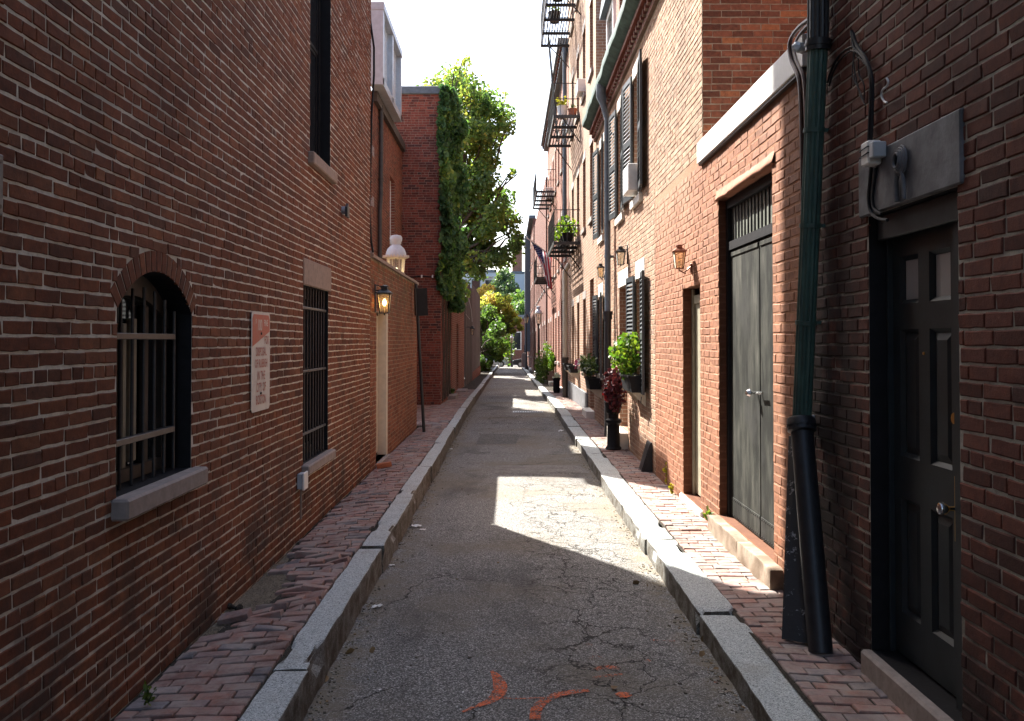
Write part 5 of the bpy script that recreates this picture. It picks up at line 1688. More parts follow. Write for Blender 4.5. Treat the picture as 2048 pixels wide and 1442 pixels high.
# black pot stack under it
t = thing('plant_pot', (1.80, 15.0, ZR), 'tall black urn with red flowers standing on the right pavement', 'plant pot')
mb = MB(); mb.lathe([(.13, 0), (.14, .02), (.11, .06), (.105, .42), (.14, .46), (.14, .50), (.09, .53), (.09, .60), (.12, .63), (.15, .78), (.165, .80)], (1.79, 14.95, ZR), 18); mb.build('pot', M['black_paint'], t, True)
plant(t, (1.79, 14.95, ZR+.92), (.17, .17, .14), 160, .07, M['petal_red'], 5, 'flowers', 3)
# slate wedge against the wall
t = thing('metal_wedge', (XR-.1, 12.9, ZR), 'black metal wedge propped against the foot of the pink brick wall', 'wedge')
mb = MB(); mb.prism([(XR-.01, ZR-.01), (XR-.01, ZR+.40), (XR-.03, ZR+.40), (XR-.15, ZR-.01)], 1, 12.45, 12.80); mb.build('plate', M['black_iron'], t)
mb = MB(); mb.tube([(XR-.035, 12.44, ZR+.39), (XR-.16, 12.44, ZR-.005)], .012, 6); mb.build('edge', M['bar_iron'], t)

# --- R4: tall pink brick building
r4 = thing('brick_row_house', (XR, 24, 0), 'tall pink brick row house with narrow dark windows past the copper gutter', 'building')
R4E = 30.0
floors = [(1.25, 3.1), (5.0, 6.85), (8.6, 10.4), (12.0, 13.6)]
ys4 = [21.5, 23.6, 25.7, 27.8]
def far_facade(root, y0, y1, z1, cols, mat, w=.85, door=None, X=XR, sillmat='sill_grey', fl=floors, frame='black_paint', skip=()):
    ops = []
    for i, (a, b_) in enumerate(fl):
        if b_ > z1 - .3: continue
        for j, y in enumerate(cols):
            if (i, j) in skip: continue
            if i == 0 and door is not None and j in door: ops.append(dict(u0=y-.5, u1=y+.5, z0=zroad(y)+.3, z1=b_+.4, depth=.45))
            else: ops.append(dict(u0=y-w/2, u1=y+w/2, z0=a+zroad(y), z1=b_+zroad(y), depth=.30))
    brick_wall(root, (X, 0, 0), (0, 1, 0), (-1, 0, 0), y0, y1, -1.9, z1, mat, mat, ops and .2 or .2, .07, .01, ops, 0, geo=(0, .01, 0, .01))
    for o in ops:
        if o['depth'] > .4:
            d_ = block(root, 'door', M['wood_dark'], X+.38, X+.43, o['u0']+.02, o['u1']-.02, o['z0'], o['z1']-.02, .006)
            block(root, 'doorstep', M['white_stone'], X-.2, X+.38, o['u0']-.1, o['u1']+.1, o['z0']-.35, o['z0']-.003, .01)
            continue
        sash_window(root, X+.22, -1, o['u0'], o['u1'], o['z0']+.01, o['z1']-.01, M[frame], M['glass_old'], .06, 1, 2)
        block(root, 'sill', M[sillmat], X-.06, X+.1, o['u0']-.08, o['u1']+.08, o['z0']-.12, o['z0']-.003, .006)
        block(root, 'lintel', M[sillmat], X-.010, X+.05, o['u0']-.08, o['u1']+.08, o['z1']+.003, o['z1']+.22, .006)
    mb = MB()
    mb.quad((X, y0, -1.9), (X+8, y0, -1.9), (X+8, y0, z1), (X, y0, z1)); mb.quad((X, y1, -1.9), (X+8, y1, -1.9), (X+8, y1, z1), (X, y1, z1))
    mb.quad((X, y0, z1), (X, y1, z1), (X+8, y1, z1), (X+8, y0, z1)); mb.quad((X+.5, y0+.01, -1.9), (X+.5, y1-.01, -1.9), (X+.5, y1-.01, z1-.01), (X+.5, y0+.01, z1-.01))
    mb.build('body', mat, root)
far_facade(r4, R3E+.02, R4E, 15.0, ys4, M['far_pink'], .85, door=(0,))
block(r4, 'stone_base', M['lintel_grey'], XR-.03, XR+.02, 22.6, 29.8, -.1, .62, .01)

r5 = thing('brick_row_house', (XR, 37, 0), 'mid-alley brick row house below a dark dentilled cornice', 'building')
far_facade(r5, R4E+.02, 46.0, 12.2, [31.2, 33.4, 35.6, 37.8, 40.0, 42.2, 44.4], M['far_red'], .9, door=(1, 4))
mb = MB(); mb.box(XR-.35, XR+.1, R4E-.02, 46.0, 12.21, 12.42); mb.box(XR-.2, XR+.02, R4E, 46.0, 11.95, 12.20); mb.build('cornice', M['slate'], r5)
yy = R4E+.2
while yy < 46:
    mb = MB(); mb.box(XR-.28, XR-.202, yy, yy+.14, 12.05, 12.20); mb.build('dentil', M['far_dark'], r5); yy += .42
r6 = thing('brick_row_house', (XR, 54, 0), 'farther brick row house behind the flag in the alley', 'building')
far_facade(r6, 46.03, 66.0, 10.6, [47.5, 50, 52.5, 55, 57.5, 60, 62.5], M['far_dark'], .95, door=(2, 5), X=XR-.08)  # dark brick stands in for the shade on this front
r7 = thing('brick_row_house', (XR, 75, 0), 'last brick row house closing the right side of the alley', 'building')
far_facade(r7, 66.03, 88.0, 11.2, [68.5, 71.5, 74.5, 77.5, 80.5, 83.5, 86.2], M['far_dark'], 1.0, door=(1, 4), X=XR-.16)  # shade on this front also put into the dark brick colour
mb = MB(); mb.box(XR-.5, XR, 66.03, 88.1, 11.21, 11.45); mb.build('cornice', M['slate'], r7)
mb = MB(); mb.box(XR-.62, XR-.17, 76, 77.2, 1.0, 11.1); mb.build('bay', M['slate'], r7, label='dark narrow bay')

# more air conditioners on the tall house
air_con(22.95-.33+.65, 22.95+.65, 5.05, 5.5, XR-.3, 'white air conditioner in a first floor window of the tall pink house') if False else None
air_con(23.3, 23.9, 8.65, 9.0, XR-.2, 'white air conditioner high on the tall pink house')
air_con(27.5, 28.1, 8.65, 9.0, XR-.2, 'white air conditioner behind the upper fire escape')
air_con(39.7, 40.3, 8.05+.4, 8.95, XR-.33, 'pale air conditioner on the mid-alley house beyond the second fire escape')

# --- fire escapes
def fire_escape(y0, y1, z, proj, rail, label, group='black iron fire escape balconies on the right'):
    t = thing('fire_escape', (XR, (y0+y1)/2, z), label, 'fire escape', group)
    xo = XR - proj
    n = max(3, int((y1-y0)/1.0))
    for i in range(n+1):
        y = y0 + (y1-y0)*i/n
        mb = MB(); mb.box(xo, XR+.02, y-.035, y+.035, z-.05, z+.03); mb.build('bearer', M['black_iron'], t)
    m = int(proj/.085)
    for i in range(m):
        x = xo + .05 + (proj-.1)*i/(m-1)
        mb = MB(); mb.box(x-.016, x+.016, y0, y1, z+.032, z+.05); mb.build('slat', M['black_iron'], t)
    mb = MB(); mb.box(xo-.02, xo+.02, y0, y1, z-.05, z+.06); mb.build('edge_beam', M['black_iron'], t)
    for h in (.5, rail):
        mb = MB(); mb.tube([(XR, y0, z+h), (xo, y0, z+h), (xo, y1, z+h), (XR, y1, z+h)], .014, 6); mb.build('rail', M['black_iron'], t)
    k = int((y1-y0)/.16)
    for i in range(k+1):
        y = y0 + (y1-y0)*i/k
        mb = MB(); mb.box(xo-.008, xo+.008, y-.008, y+.008, z, z+rail); mb.build('baluster', M['black_iron'], t)
    for y in (y0, y1):
        for i in range(1, 4):
            x = xo + proj*i/4
            mb = MB(); mb.box(x-.008, x+.008, y-.008, y+.008, z, z+rail); mb.build('baluster', M['black_iron'], t)
        mb = MB(); mb.tube([(XR, y, z-.75), (xo+proj*.3, y, z-.02)], .018, 6); mb.build('bracket', M['black_iron'], t)
    return t
fire_escape(24.6, 29.4, 11.95, .95, .95, 'topmost near fire escape balcony, cut off by the photo edge')
fire_escape(25.0, 28.8, 8.42, .74, .95, 'middle near fire escape balcony holding a yellow potted plant')
fire_escape(25.0, 28.8, 4.78, .74, .95, 'lowest near fire escape balcony full of lime green plants')
fire_escape(37.6, 42.5, 8.40, .85, .95, 'upper far fire escape balcony silhouetted on the sky')
fire_escape(38.6, 42.5, 4.75, .80, .95, 'lower far fire escape balcony under the hanging flag')
mb = MB()
t = thing('ladder', (1.3, 29.6, 8), 'dark iron ladder between the near fire escape balconies', 'ladder')
for dy in (0, .42):
    mb = MB(); mb.tube([(XR-.45, 28.2+dy, 8.5), (XR-.75, 28.2+dy, 11.95)], .022, 6); mb.build('stringer', M['black_iron'], t)
for i in range(11):
    q = Vector((XR-.45, 28.2, 8.5)).lerp(Vector((XR-.75, 28.2, 11.95)), (i+.5)/11)
    mb = MB(); mb.tube([q, q+Vector((0, .42, 0))], .012, 6); mb.build('rung', M['black_iron'], t)
# iron standpipe on the corner
t = thing('drainpipe', (XR, 29.7, 5), 'dark drainpipe down the corner past the near fire escapes', 'drainpipe')
mb = MB(); mb.tube([(XR-.12, 29.95, 12.2), (XR-.12, 29.95, 5.5)], .07, 10); mb.build('pipe', M['slate'], t, True)
t = thing('drainpipe', (XR, 29.0, 0), 'cream drainpipe below the plants on the lowest near fire escape', 'drainpipe')
mb = MB(); mb.tube([(XR-.02, 29.2, 4.55), (XR-.16, 29.2, 4.3), (XR-.16, 29.2, 1.35)], .085, 12); mb.build('pipe', M['cream'], t, True)
mb = MB(); mb.tube([(XR-.16, 29.2, 1.42), (XR-.16, 29.2, 1.32)], .12, 12); mb.tube([(XR-.16, 29.2, 1.35), (XR-.16, 29.2, .05)], .09, 12); mb.build('base', M['wood_dark'], t, True)

# pots on the fire escapes
def potted(c, r, h, label, leaf, lr, n, size, seed, potm='white_paint', group=None):
    t = thing('potted_plant', c, label, 'potted plant', group)
    mb = MB(); mb.lathe([(r*.75, 0), (r, h), (r*1.08, h), (r*1.08, h*1.06), (r*.9, h*1.06)], c, 14); mb.build('pot', M[potm], t, True)
    plant(t, (c[0], c[1], c[2]+h+lr*.7), (lr, lr, lr), n, size, M[leaf], seed, stems=4)
    return t
M['terracotta'] = m_plain('terracotta', (.34, .12, .07), .8)
M['leaf_yellow'] = m_leaf('leaf_yellow', [(0, (.20, .18, .02)), (1, (.42, .36, .03))], .45)
potted((1.58, 25.5, 8.475), .16, .34, 'white pot with bright yellow flowers on the middle near fire escape', 'leaf_yellow', .2, 90, .09, 31)
potted((1.86, 25.3, 8.475), .13, .22, 'small terracotta pot on the middle near fire escape', 'leaf_mid', .1, 30, .07, 32, 'terracotta')
for i, (y, r_) in enumerate(((25.4, .30), (26.1, .38), (26.9, .34), (27.8, .30))):
    potted((1.72, y, 4.835), .17, .26, ['lime green plant at the near end of the lowest near balcony', 'tallest lime green plant on the lowest near balcony', 'bushy lime green plant behind the tallest one on the lowest near balcony', 'lime green plant at the far end of the lowest near balcony'][i], 'leaf_bright', r_, 170, .11, 40+i, 'black_paint')
for i, y in enumerate((25.6, 27.4)):
    potted((1.45, y, 12.0), .2, .3, ['dark pot seen from below at the near end of the topmost balcony', 'dark pot seen from below at the far end of the topmost balcony'][i], 'leaf_mid', .2, 50, .09, 50+i, 'black_paint')

# the flag
t = thing('flag', (XR, 34, 5), 'limp stars and stripes flag hanging from a slanted white pole', 'flag')
fp0, fp1 = Vector((XR, 34.0, 5.0)), Vector((.70, 33.2, 5.88))
mb = MB(); mb.tube([fp0, fp1], .022, 8); mb.build('pole', M['white_paint'], t, True)
mb = MB(); mb.lathe([(.01, 0), (.035, .03), (.01, .06)], fp1, 10); mb.build('finial', M['white_paint'], t, True)
M['flag_red'] = m_cloth('flag_red', (.36, .016, .03))
M['flag_white'] = m_cloth('flag_white', (.60, .59, .60))
M['flag_blue'] = m_cloth('flag_blue', (.016, .024, .10))
NU, NV = 39, 40
def fpt(i, j):
    u, v = i/NU, j/NV                                              # u: across the stripes (along the pole), v: down the fly
    a = fp1.lerp(fp0, .10 + .62*u)
    gather = Vector((1.62, 33.9, 0)) * 0
    dx = .36*v*(1-u)**1.0*1.4
    fold = .055*math.sin(u*13 + v*2.2)*min(1, v*3)
    drop = 1.22*v*(.86 + .20*math.sin(u*3.1)) + .22*v*v*u
    return a + Vector((dx + .03*math.sin(u*21+v*5)*v, fold*2.2, -drop))
cell = {'flag_red': MB(), 'flag_white': MB(), 'flag_blue': MB()}
for i in range(NU):
    for j in range(NV):
        s = i*13//NU
        nm = 'flag_red' if s % 2 == 0 else 'flag_white'
        if j < NV*.42 and i < NU*7/13: nm = 'flag_blue'
        cell[nm].quad(fpt(i, j), fpt(i+1, j), fpt(i+1, j+1), fpt(i, j+1))
cell['flag_red'].build('red_stripes', M['flag_red'], t, 'all'); cell['flag_white'].build('white_stripes', M['flag_white'], t, 'all')
cell['flag_blue'].build('canton', M['flag_blue'], t, 'all')
st = MB()
for r_ in range(9):
    for c_ in range(6 if r_ % 2 == 0 else 5):
        u = (r_+1)/10*7/13; v = (c_*2 + (1 if r_ % 2 == 0 else 2))/12*.42
        p = fpt(u*NU, v*NV); e1 = (fpt(u*NU+.5, v*NV)-p).normalized(); e2 = (fpt(u*NU, v*NV+.5)-p).normalized()
        nn = e1.cross(e2).normalized()
        for sg in (-1, 1):
            pts = [p + nn*.006*sg + (e1*math.cos(2*math.pi*k/10) + e2*math.sin(2*math.pi*k/10))*(.026 if k % 2 == 0 else .011) for k in range(10)]
            st.add(pts, [tuple(range(10))])
st.build('stars', M['flag_white'], t, normals=False)

# street furniture and plants farther along on the right
gas_lamp((1.72, 50.0, zroad(50)+ZR), 3.95, False, 'white capped gas street lamp on the right pavement mid-alley')
t = thing('lamp_post', (1.5, 74, -.5), 'slender black lamp post standing at the far right kerb', 'street lamp')
mb = MB(); mb.lathe([(.16, 0), (.10, .5), (.06, 1.0), (.05, 3.9)], (1.52, 74, zroad(74)+ZR), 12); mb.build('post', M['black_iron'], t, True)
mb = MB(); mb.lathe([(.12, 0), (.2, .5)], (1.52, 74, zroad(74)+ZR+3.9), 10); mb.build('lamp_glass', M['frost'], t, True)
mb = MB(); mb.lathe([(.24, 0), (.12, .2), (.03, .32)], (1.52, 74, zroad(74)+ZR+4.4), 10); mb.build('roof', M['black_iron'], t, True)
t = thing('stone_bollard', (1.62, 84, -.7), 'short stone bollard at the far end of the right pavement', 'bollard')
mb = MB(); mb.lathe([(.3, 0), (.28, 1.2), (.2, 1.35), (.05, 1.4)], (1.52, 83, zroad(83)+ZR), 12); mb.build('shaft', M['sill'], t, True)
for i, (y, x, z, r_, lab, lf) in enumerate(((43.0, 1.72, .65, (.32, 1.2, .75), 'dense green shrub growing against the right wall below the flag', 'leaf_mid'), (40.6, 1.80, 1.25, (.22, 1.0, .75), 'yellow green climber on the right wall beside the cream drainpipe', 'leaf_bright'),
                                          (46.0, 1.66, .7, (.32, 1.3, .8), 'dark green shrub at the foot of the mid-alley gas lamp', 'leaf_mid'), (38.3, 1.85, 1.1, (.16, .6, .4), 'small pale climber nearest the cream drainpipe', 'leaf_bright'))):
    t = thing('shrub', (x, y, zroad(y)+ZR), lab, 'shrub')
    plant(t, (x, y, zroad(y)+ZR+z), r_, 700, .11, M[lf], 60+i, stems=7)
t = window_box(25.3, 26.2, 1.05, 1.25, XR-.3, 'black window box on the tall pink house, nearest of its two', None)
t = window_box(27.4, 28.3, 1.05, 1.25, XR-.3, 'black window box on the tall pink house, farther of its two', None)
t = window_box(19.1, 20.0, .92, 1.17, XR-.32, 'black window box with pink and white flowers past the grey drainpipe')
t2 = thing('flowering_plant', (XR-.2, 19.5, 1.2), 'pink and white flowers spilling from the window box past the grey drainpipe', 'plant')
plant(t2, (1.80, 19.5, 1.42), (.24, .55, .26), 260, .09, M['leaf_mid'], 81, stems=4)
plant(t2, (1.70, 19.6, 1.42), (.22, .5, .24), 110, .08, M['petal_white'], 82, 'flowers', 0)
plant(t2, (1.66, 20.0, 1.45), (.16, .22, .16), 70, .08, M['petal_pink'], 83, 'flowers', 0)
t2 = thing('spiky_plant', (XR-.2, 19.9, 1.2), 'blue-green grassy plant at the end of the flower-filled window box', 'plant')
mb = MB(); rg = random.Random(3)
for i in range(40):
    b0 = Vector((1.83+rg.uniform(-.06, .06), 19.75+rg.uniform(-.1, .1), 1.2)); d_ = Vector((rg.uniform(-.2, .15), rg.uniform(-.3, .3), rg.uniform(.35, .6)))
    mb.tube([b0, b0+d_*.6, b0+d_+Vector((d_.x*.3, d_.y*.3, -.06))], [.008, .006, .001], 4)
mb.build('blades', m_plain('blue_green_leaf', (.10, .19, .17), .6), t2)
t = thing('plant_pot', (1.75, 33, .1), 'black pot of white flowers on the right pavement past the cream drainpipe', 'plant pot')
mb = MB(); mb.lathe([(.11, 0), (.13, .1), (.12, .42), (.17, .55)], (1.78, 32.5, zroad(32.5)+ZR), 14); mb.build('pot', M['black_paint'], t, True)
plant(t, (1.78, 32.5, zroad(32.5)+ZR+.63), (.19, .19, .11), 120, .08, M['petal_white'], 84, 'flowers', 3)
# ================================================================== TREES, HEDGES, FAR END
M['bark'] = m_plain('bark', (.075, .058, .045), .9, var=.35, scale=12, bump=.6, bscale=30)
M['leaf_tree'] = m_leaf('leaf_tree', [(0, (.07, .125, .055)), (.45, (.13, .21, .068)), (.8, (.23, .30, .08)), (1, (.40, .37, .10))], .55)
M['leaf_ivy'] = m_leaf('leaf_ivy', [(0, (.055, .12, .055)), (.5, (.11, .22, .085)), (.88, (.20, .33, .10)), (1, (.36, .44, .11))], .48)
M['leaf_hedge'] = m_leaf('leaf_hedge', [(0, (.06, .11, .04)), (.6, (.12, .20, .055)), (1, (.22, .28, .07))], .52)
M['leaf_autumn'] = m_leaf('leaf_autumn', [(0, (.18, .25, .07)), (.5, (.36, .39, .10)), (.85, (.54, .47, .14)), (1, (.52, .34, .15))], .6)
M['leaf_far'] = m_leaf('leaf_far', [(0, (.06, .10, .055)), (.6, (.11, .17, .075)), (1, (.17, .22, .09))], .42)

def tree(name, label, cat, base, blobs, per, size, mat, seed, trunk_r, split, thr=-.10, group=None, tone_hi=None, hole=.9):
    t = thing(name, base, label, cat, group)
    P, Nr = blob_points(blobs, per, seed, hole, thr, .55)
    g_ = np.random.default_rng(seed)
    zmin, zmax = P[:, 2].min(), P[:, 2].max()
    tones = np.array([.42 + .55*mnoise.noise(Vector(p)*.8) for p in P]) + g_.normal(0, .20, len(P))
    if tone_hi is not None: tones += tone_hi*(P[:, 2]-zmin)/(zmax-zmin)
    leaf_mesh('crown', P, Nr, size, tones, mat, t, seed)
    mb = MB()
    b0 = Vector(base); s0 = Vector(split)
    mb.tube([b0, b0.lerp(s0, .5)+Vector((.1, .05, 0)), s0], [trunk_r*1.25, trunk_r, trunk_r*.85], 10)
    branches(mb, s0, [Vector(c)+Vector((0, 0, .1)) for c, r in blobs], trunk_r*.55, seed)
    mb.build('trunk', M['bark'], t, True)
    return t
YT = 36.0
S = YT/FPX
bl = []
rg = random.Random(4)
for px, py, r in ((908, 150, 34), (925, 125, 20), (880, 178, 34), (850, 188, 26), (942, 180, 38), (972, 205, 36), (992, 240, 30), (935, 230, 46), (905, 215, 30), (965, 270, 34), (1000, 262, 22),
                  (935, 290, 30), (950, 330, 38), (975, 360, 30), (925, 370, 38), (995, 385, 28), (955, 410, 46), (1005, 430, 32), (925, 450, 45), (985, 470, 42), (1020, 470, 24), (1030, 490, 18),
                  (945, 510, 42), (905, 520, 38), (940, 400, 50), (980, 430, 46), (930, 480, 48), (965, 490, 44), (1000, 455, 34), (925, 540, 34), (960, 340, 36), (1012, 478, 26), (1038, 484, 12), (1005, 520, 18), (1008, 228, 26), (1016, 252, 20), (985, 215, 40), (960, 235, 46), (988, 268, 34), (900, 172, 40), (925, 190, 46), (950, 270, 40), (1012, 395, 24), (990, 420, 40), (965, 380, 40), (1030, 440, 18), (1025, 345, 10), (1036, 352, 7), (930, 260, 40), (940, 300, 44), (920, 330, 40), (965, 305, 40), (985, 320, 28), (930, 420, 46), (915, 390, 40), (995, 500, 26), (1035, 498, 15), (1041, 474, 11), (1018, 520, 17), (1040, 492, 12), (960, 470, 40), (985, 500, 34), (945, 535, 32), (998, 532, 16), (970, 440, 40), (925, 500, 42), (985, 520, 26), (1020, 350, 11), (960, 545, 22), (1008, 500, 20)):
    yj = YT + rg.uniform(-1.4, 1.8)
    c = on_y(px, py, yj)
    bl.append((tuple(c), (r*S*.95, r*S*1.25, r*S*.92)))
tree('maple_tree', 'tall leafy maple with yellowing top leaning over the alley behind the ivy', 'tree', (-3.6, 37.0, 0), bl, 950, .15, M['leaf_tree'], 101, .24, (-3.0, 36.8, 4.6), -.20, None, .30)
# ivy on the brick block
t = thing('ivy', (IX, 25, 3), 'thick ivy climbing the alley side of the plain brick block', 'ivy')
g_ = np.random.default_rng(7)
n = 17000
yv = 24.05 + np.abs(g_.normal(0, 1, n))*1.9; zv = g_.uniform(2.9, 9.05, n)
keep = []
for i in range(n):
    z, y = zv[i], yv[i]
    th = .12 + .28*mnoise.noise(Vector((y*.9, z*.75, 3))) + .10*mnoise.noise(Vector((y*2.5, z*2.2, 6)))
    lim = 3.4 + .9*mnoise.noise(Vector((y*.8, 0, 1))) - .15*(y-24)
    if z < lim or y > 29: continue
    keep.append((IX + th*2.1*g_.uniform(0.1, 1)**.6 - (.10 if y < 24.3 else 0), y, z))
P = np.array(keep)
tn = np.array([.35 + .75*mnoise.noise(Vector(p)*1.1) for p in P]) + g_.normal(0, .24, len(P))
leaf_mesh('foliage', P, np.tile(np.array([[.8, -.5, .7]]), (len(P), 1)), .185, tn, M['leaf_ivy'], t, 8, .8)
mb = MB()
for i in range(9):
    pts = []
    y = 24.5 + i*.4
    for k in range(14):
        pts.append((IX+.03, y + .25*math.sin(k*.9+i*2), .3 + k*.6))
    mb.tube(pts, [.022 - .001*k for k in range(14)], 5)
mb.build('stem', M['bark'], t, True)

# low walls and board fences on the left beyond the block
lw = thing('garden_wall', (IX, 33, 0), 'low brick garden wall beyond the ivy covered block', 'wall')
brick_wall(lw, (IX, 0, 0), (0, 1, 0), (1, 0, 0), 29.05, 37, -.3, 3.5, M['far_red'], M['far_red'], .2, .07, .01, [dict(u0=31.5, u1=32.6, z0=.2, z1=2.6, depth=.15)], 0, geo=(0, .01, 0, .01))
mb = MB(); mb.quad((IX-.35, 29.05, -.3), (IX-.35, 37, -.3), (IX-.35, 37, 3.5), (IX-.35, 29.05, 3.5)); mb.quad((IX, 29.05, -.3), (IX-.35, 29.05, -.3), (IX-.35, 29.05, 3.5), (IX, 29.05, 3.5)); mb.build('back', M['far_red'], lw)
mb = MB(); mb.bbox(IX-.4, IX+.05, 29.05, 37, 3.505, 3.60, .01); mb.build('coping', M['sill'], lw)
block(lw, 'gate', M['wood_dark'], IX-.14, IX-.08, 31.52, 32.58, .22, 2.58)
block(lw, 'doorstep', M['sill_grey'], IX-.1, IX+.35, 31.3, 32.8, -.05, .19, .02)
t = thing('wall_lantern', (IX, 38, 2.6), 'small clear wall lantern on the dark board fence', 'lantern')
bpy.data.objects.remove(t)
coach_lantern((IX+.30, 37.9, 2.35), .27, IX, 1, M['black_iron'], M['glass_clear'], 'small clear lantern on the dark board fence at left', None, False, 'top')
def board_fence(y0, y1, z0, z1, x, mat, label, bw, name='board_fence'):
    t = thing(name, (x, (y0+y1)/2, z0), label, 'fence')
    n = int((y1-y0)/bw)
    rg = random.Random(int(y0))
    for i in range(n):
        a = y0 + (y1-y0)*i/n
        mb = MB(); d = rg.uniform(0, .015); mb.box(x-.03+d, x+d, a+.004, a+(y1-y0)/n-.004, z0, z1+rg.uniform(-.02, .02)); mb.build('board', mat, t)
    for z in (z0+.4, (z0+z1)/2, z1-.4):
        mb = MB(); mb.box(x-.09, x-.032, y0, y1, z-.05, z+.05); mb.build('rail', M['wood_dark'], t)
    for y in (y0+.06, y1-.06):
        mb = MB(); mb.box(x-.16, x-.091, y-.06, y+.06, z0-.2, z1+.05); mb.build('post', M['wood_dark'], t)
    mb = MB(); mb.quad((x-.2, y0, z0-.2), (x-2.0, y0, z0-.2), (x-2.0, y0, z1), (x-.2, y0, z1)); mb.build('return_panel', mat, t)
    return t
M['board_dark'] = m_plain('dark_board', (.06, .05, .042), .8, var=.35, scale=3)
M['board_pale'] = m_plain('weathered_board', (.12, .11, .098), .8, var=.25, scale=4)
board_fence(37.1, 44.5, -.1, 4.55, IX+.03, M['board_dark'], 'tall dark brown vertical board fence on the left', .30)
board_fence(44.6, 57, .35, 4.85, IX+.02, M['board_pale'], 'tall pale grey weathered board fence on the left', .34)
mb = thing('low_wall', (IX, 51, -.3), 'low brick base under the pale grey board fence', 'wall')
block(mb, 'base', M['far_red'], IX-.25, IX+.045, 44.6, 57, -.6, .345, .01)
t = thing('overhead_wire', (IX, 38, 4), 'drooping wires on the front of the dark board fence', 'wire')
mb = MB()
mb.tube([(IX+.06, 37.05, 4.6), (IX+.12, 37.0, 4.0), (IX+.28, 37.3, 3.3), (IX+.30, 37.8, 2.8)], .018, 6)
mb.tube([(IX-.9, 36.9, 4.4), (IX-.5, 36.9, 3.8), (IX-.1, 37.0, 3.3), (IX+.2, 37.6, 2.9)], .014, 6)
mb.build('wire', M['lead'], t, True)

# hedge and autumn tree
YH = 62.0; S = YH/FPX
bl = []
rg = random.Random(6)
for px, py, r in ((985, 650, 26), (975, 690, 24), (990, 700, 20), (968, 720, 14), (1000, 660, 22), (975, 640, 26), (985, 725, 12), (966, 745, 10), (990, 680, 24), (970, 665, 22), (1005, 690, 18), (962, 690, 18), (980, 748, 10), (1002, 715, 14), (960, 640, 18), (965, 620, 20), (985, 625, 20), (1005, 640, 16), (1018, 655, 12), (960, 735, 16), (975, 735, 14), (962, 715, 16)):
    c = on_y(px-6, py, YH + rg.uniform(-3, 6)); bl.append((tuple(c), (r*S*.95, r*S*2.0, r*S*.95)))
bl = [(c_, (r_[0]*rg.uniform(.6, .95), r_[1], r_[2]*rg.uniform(.7, 1.25))) for c_, r_ in bl]
tree('hedge', 'dense green hedge bulging over the left kerb below the autumn tree', 'hedge', (-2.1, YH, -.5), bl, 1500, .20, M['leaf_hedge'], 111, .12, (-2.0, YH, 1.0), -.4)
bl = []
for px, py, r in ((965, 590, 24), (985, 600, 24), (1005, 615, 22), (1022, 632, 18), (1035, 640, 10), (1000, 640, 22), (960, 610, 22), (985, 630, 22), (1015, 655, 14), (948, 600, 18), (1030, 642, 15), (1040, 655, 9), (1022, 615, 16), (1012, 600, 16), (975, 578, 18), (1000, 650, 18), (1025, 662, 9)):
    c = on_y(px, py, YH + 4 + rg.uniform(-2, 3)); bl.append((tuple(c), (r*S*.95, r*S*1.5, r*S*.75)))
tree('autumn_tree', 'spreading tree with yellow and orange leaves arching over the end of the alley', 'tree', (-2.6, YH+4, -.6), bl, 1300, .19, M['leaf_autumn'], 112, .16, (-2.3, YH+4, 2.2), -.3, None, .45)
# far trees beyond the cross street
YF = 135.0; S = YF/FPX
for k, (nm, lab, lst, mt) in enumerate((('far_tree', 'round pale green tree rising beyond the end of the alley', ((1010, 555, 20), (1000, 575, 22), (1020, 580, 20), (1008, 600, 20)), 'leaf_far'),
                                 ('far_tree', 'dark green tree standing beyond the far brick building', ((1035, 600, 18), (1030, 625, 20), (1045, 620, 16), (1020, 640, 18), (1040, 655, 20)), 'leaf_hedge'))):
    bl = []
    for px, py, r in lst:
        c = on_y(px, py, YF - 18*k + rg.uniform(-3, 3)); bl.append((tuple(c), (r*S, r*S, r*S)))
    tree(nm, lab, 'tree', (bl[0][0][0], YF-18*k, -2), bl, 330, .42, M[mt], 120+k, .4, (bl[0][0][0], YF-18*k, 4), -.35, 'trees beyond the end of the alley', None, .3)
t = thing('climber', (-.3, 92, 0), 'bright green climber on a post at the far end of the alley', 'plant')
plant(t, (.0, 93.0, 1.6), (.7, .7, 2.6), 420, .30, M['leaf_bright'], 130, stems=4)
gas_lamp((.35, 92.0, zroad(90)), 2.6, False, 'small distant gas street lamp at the end of the alley', None, .9)
t = thing('sign_post', (-.6, 90.0, -1), 'thin pale sign post at the end of the alley', 'post')
mb = MB(); mb.tube([(-.95, 90, -1), (-.95, 90, 4.6)], .06, 8); mb.build('pole', M['lead'], t, True)
mb = MB(); mb.bbox(-1.12, -.78, 89.9, 89.94, 3.9, 4.6, .01); mb.build('plate', M['slate'], t)

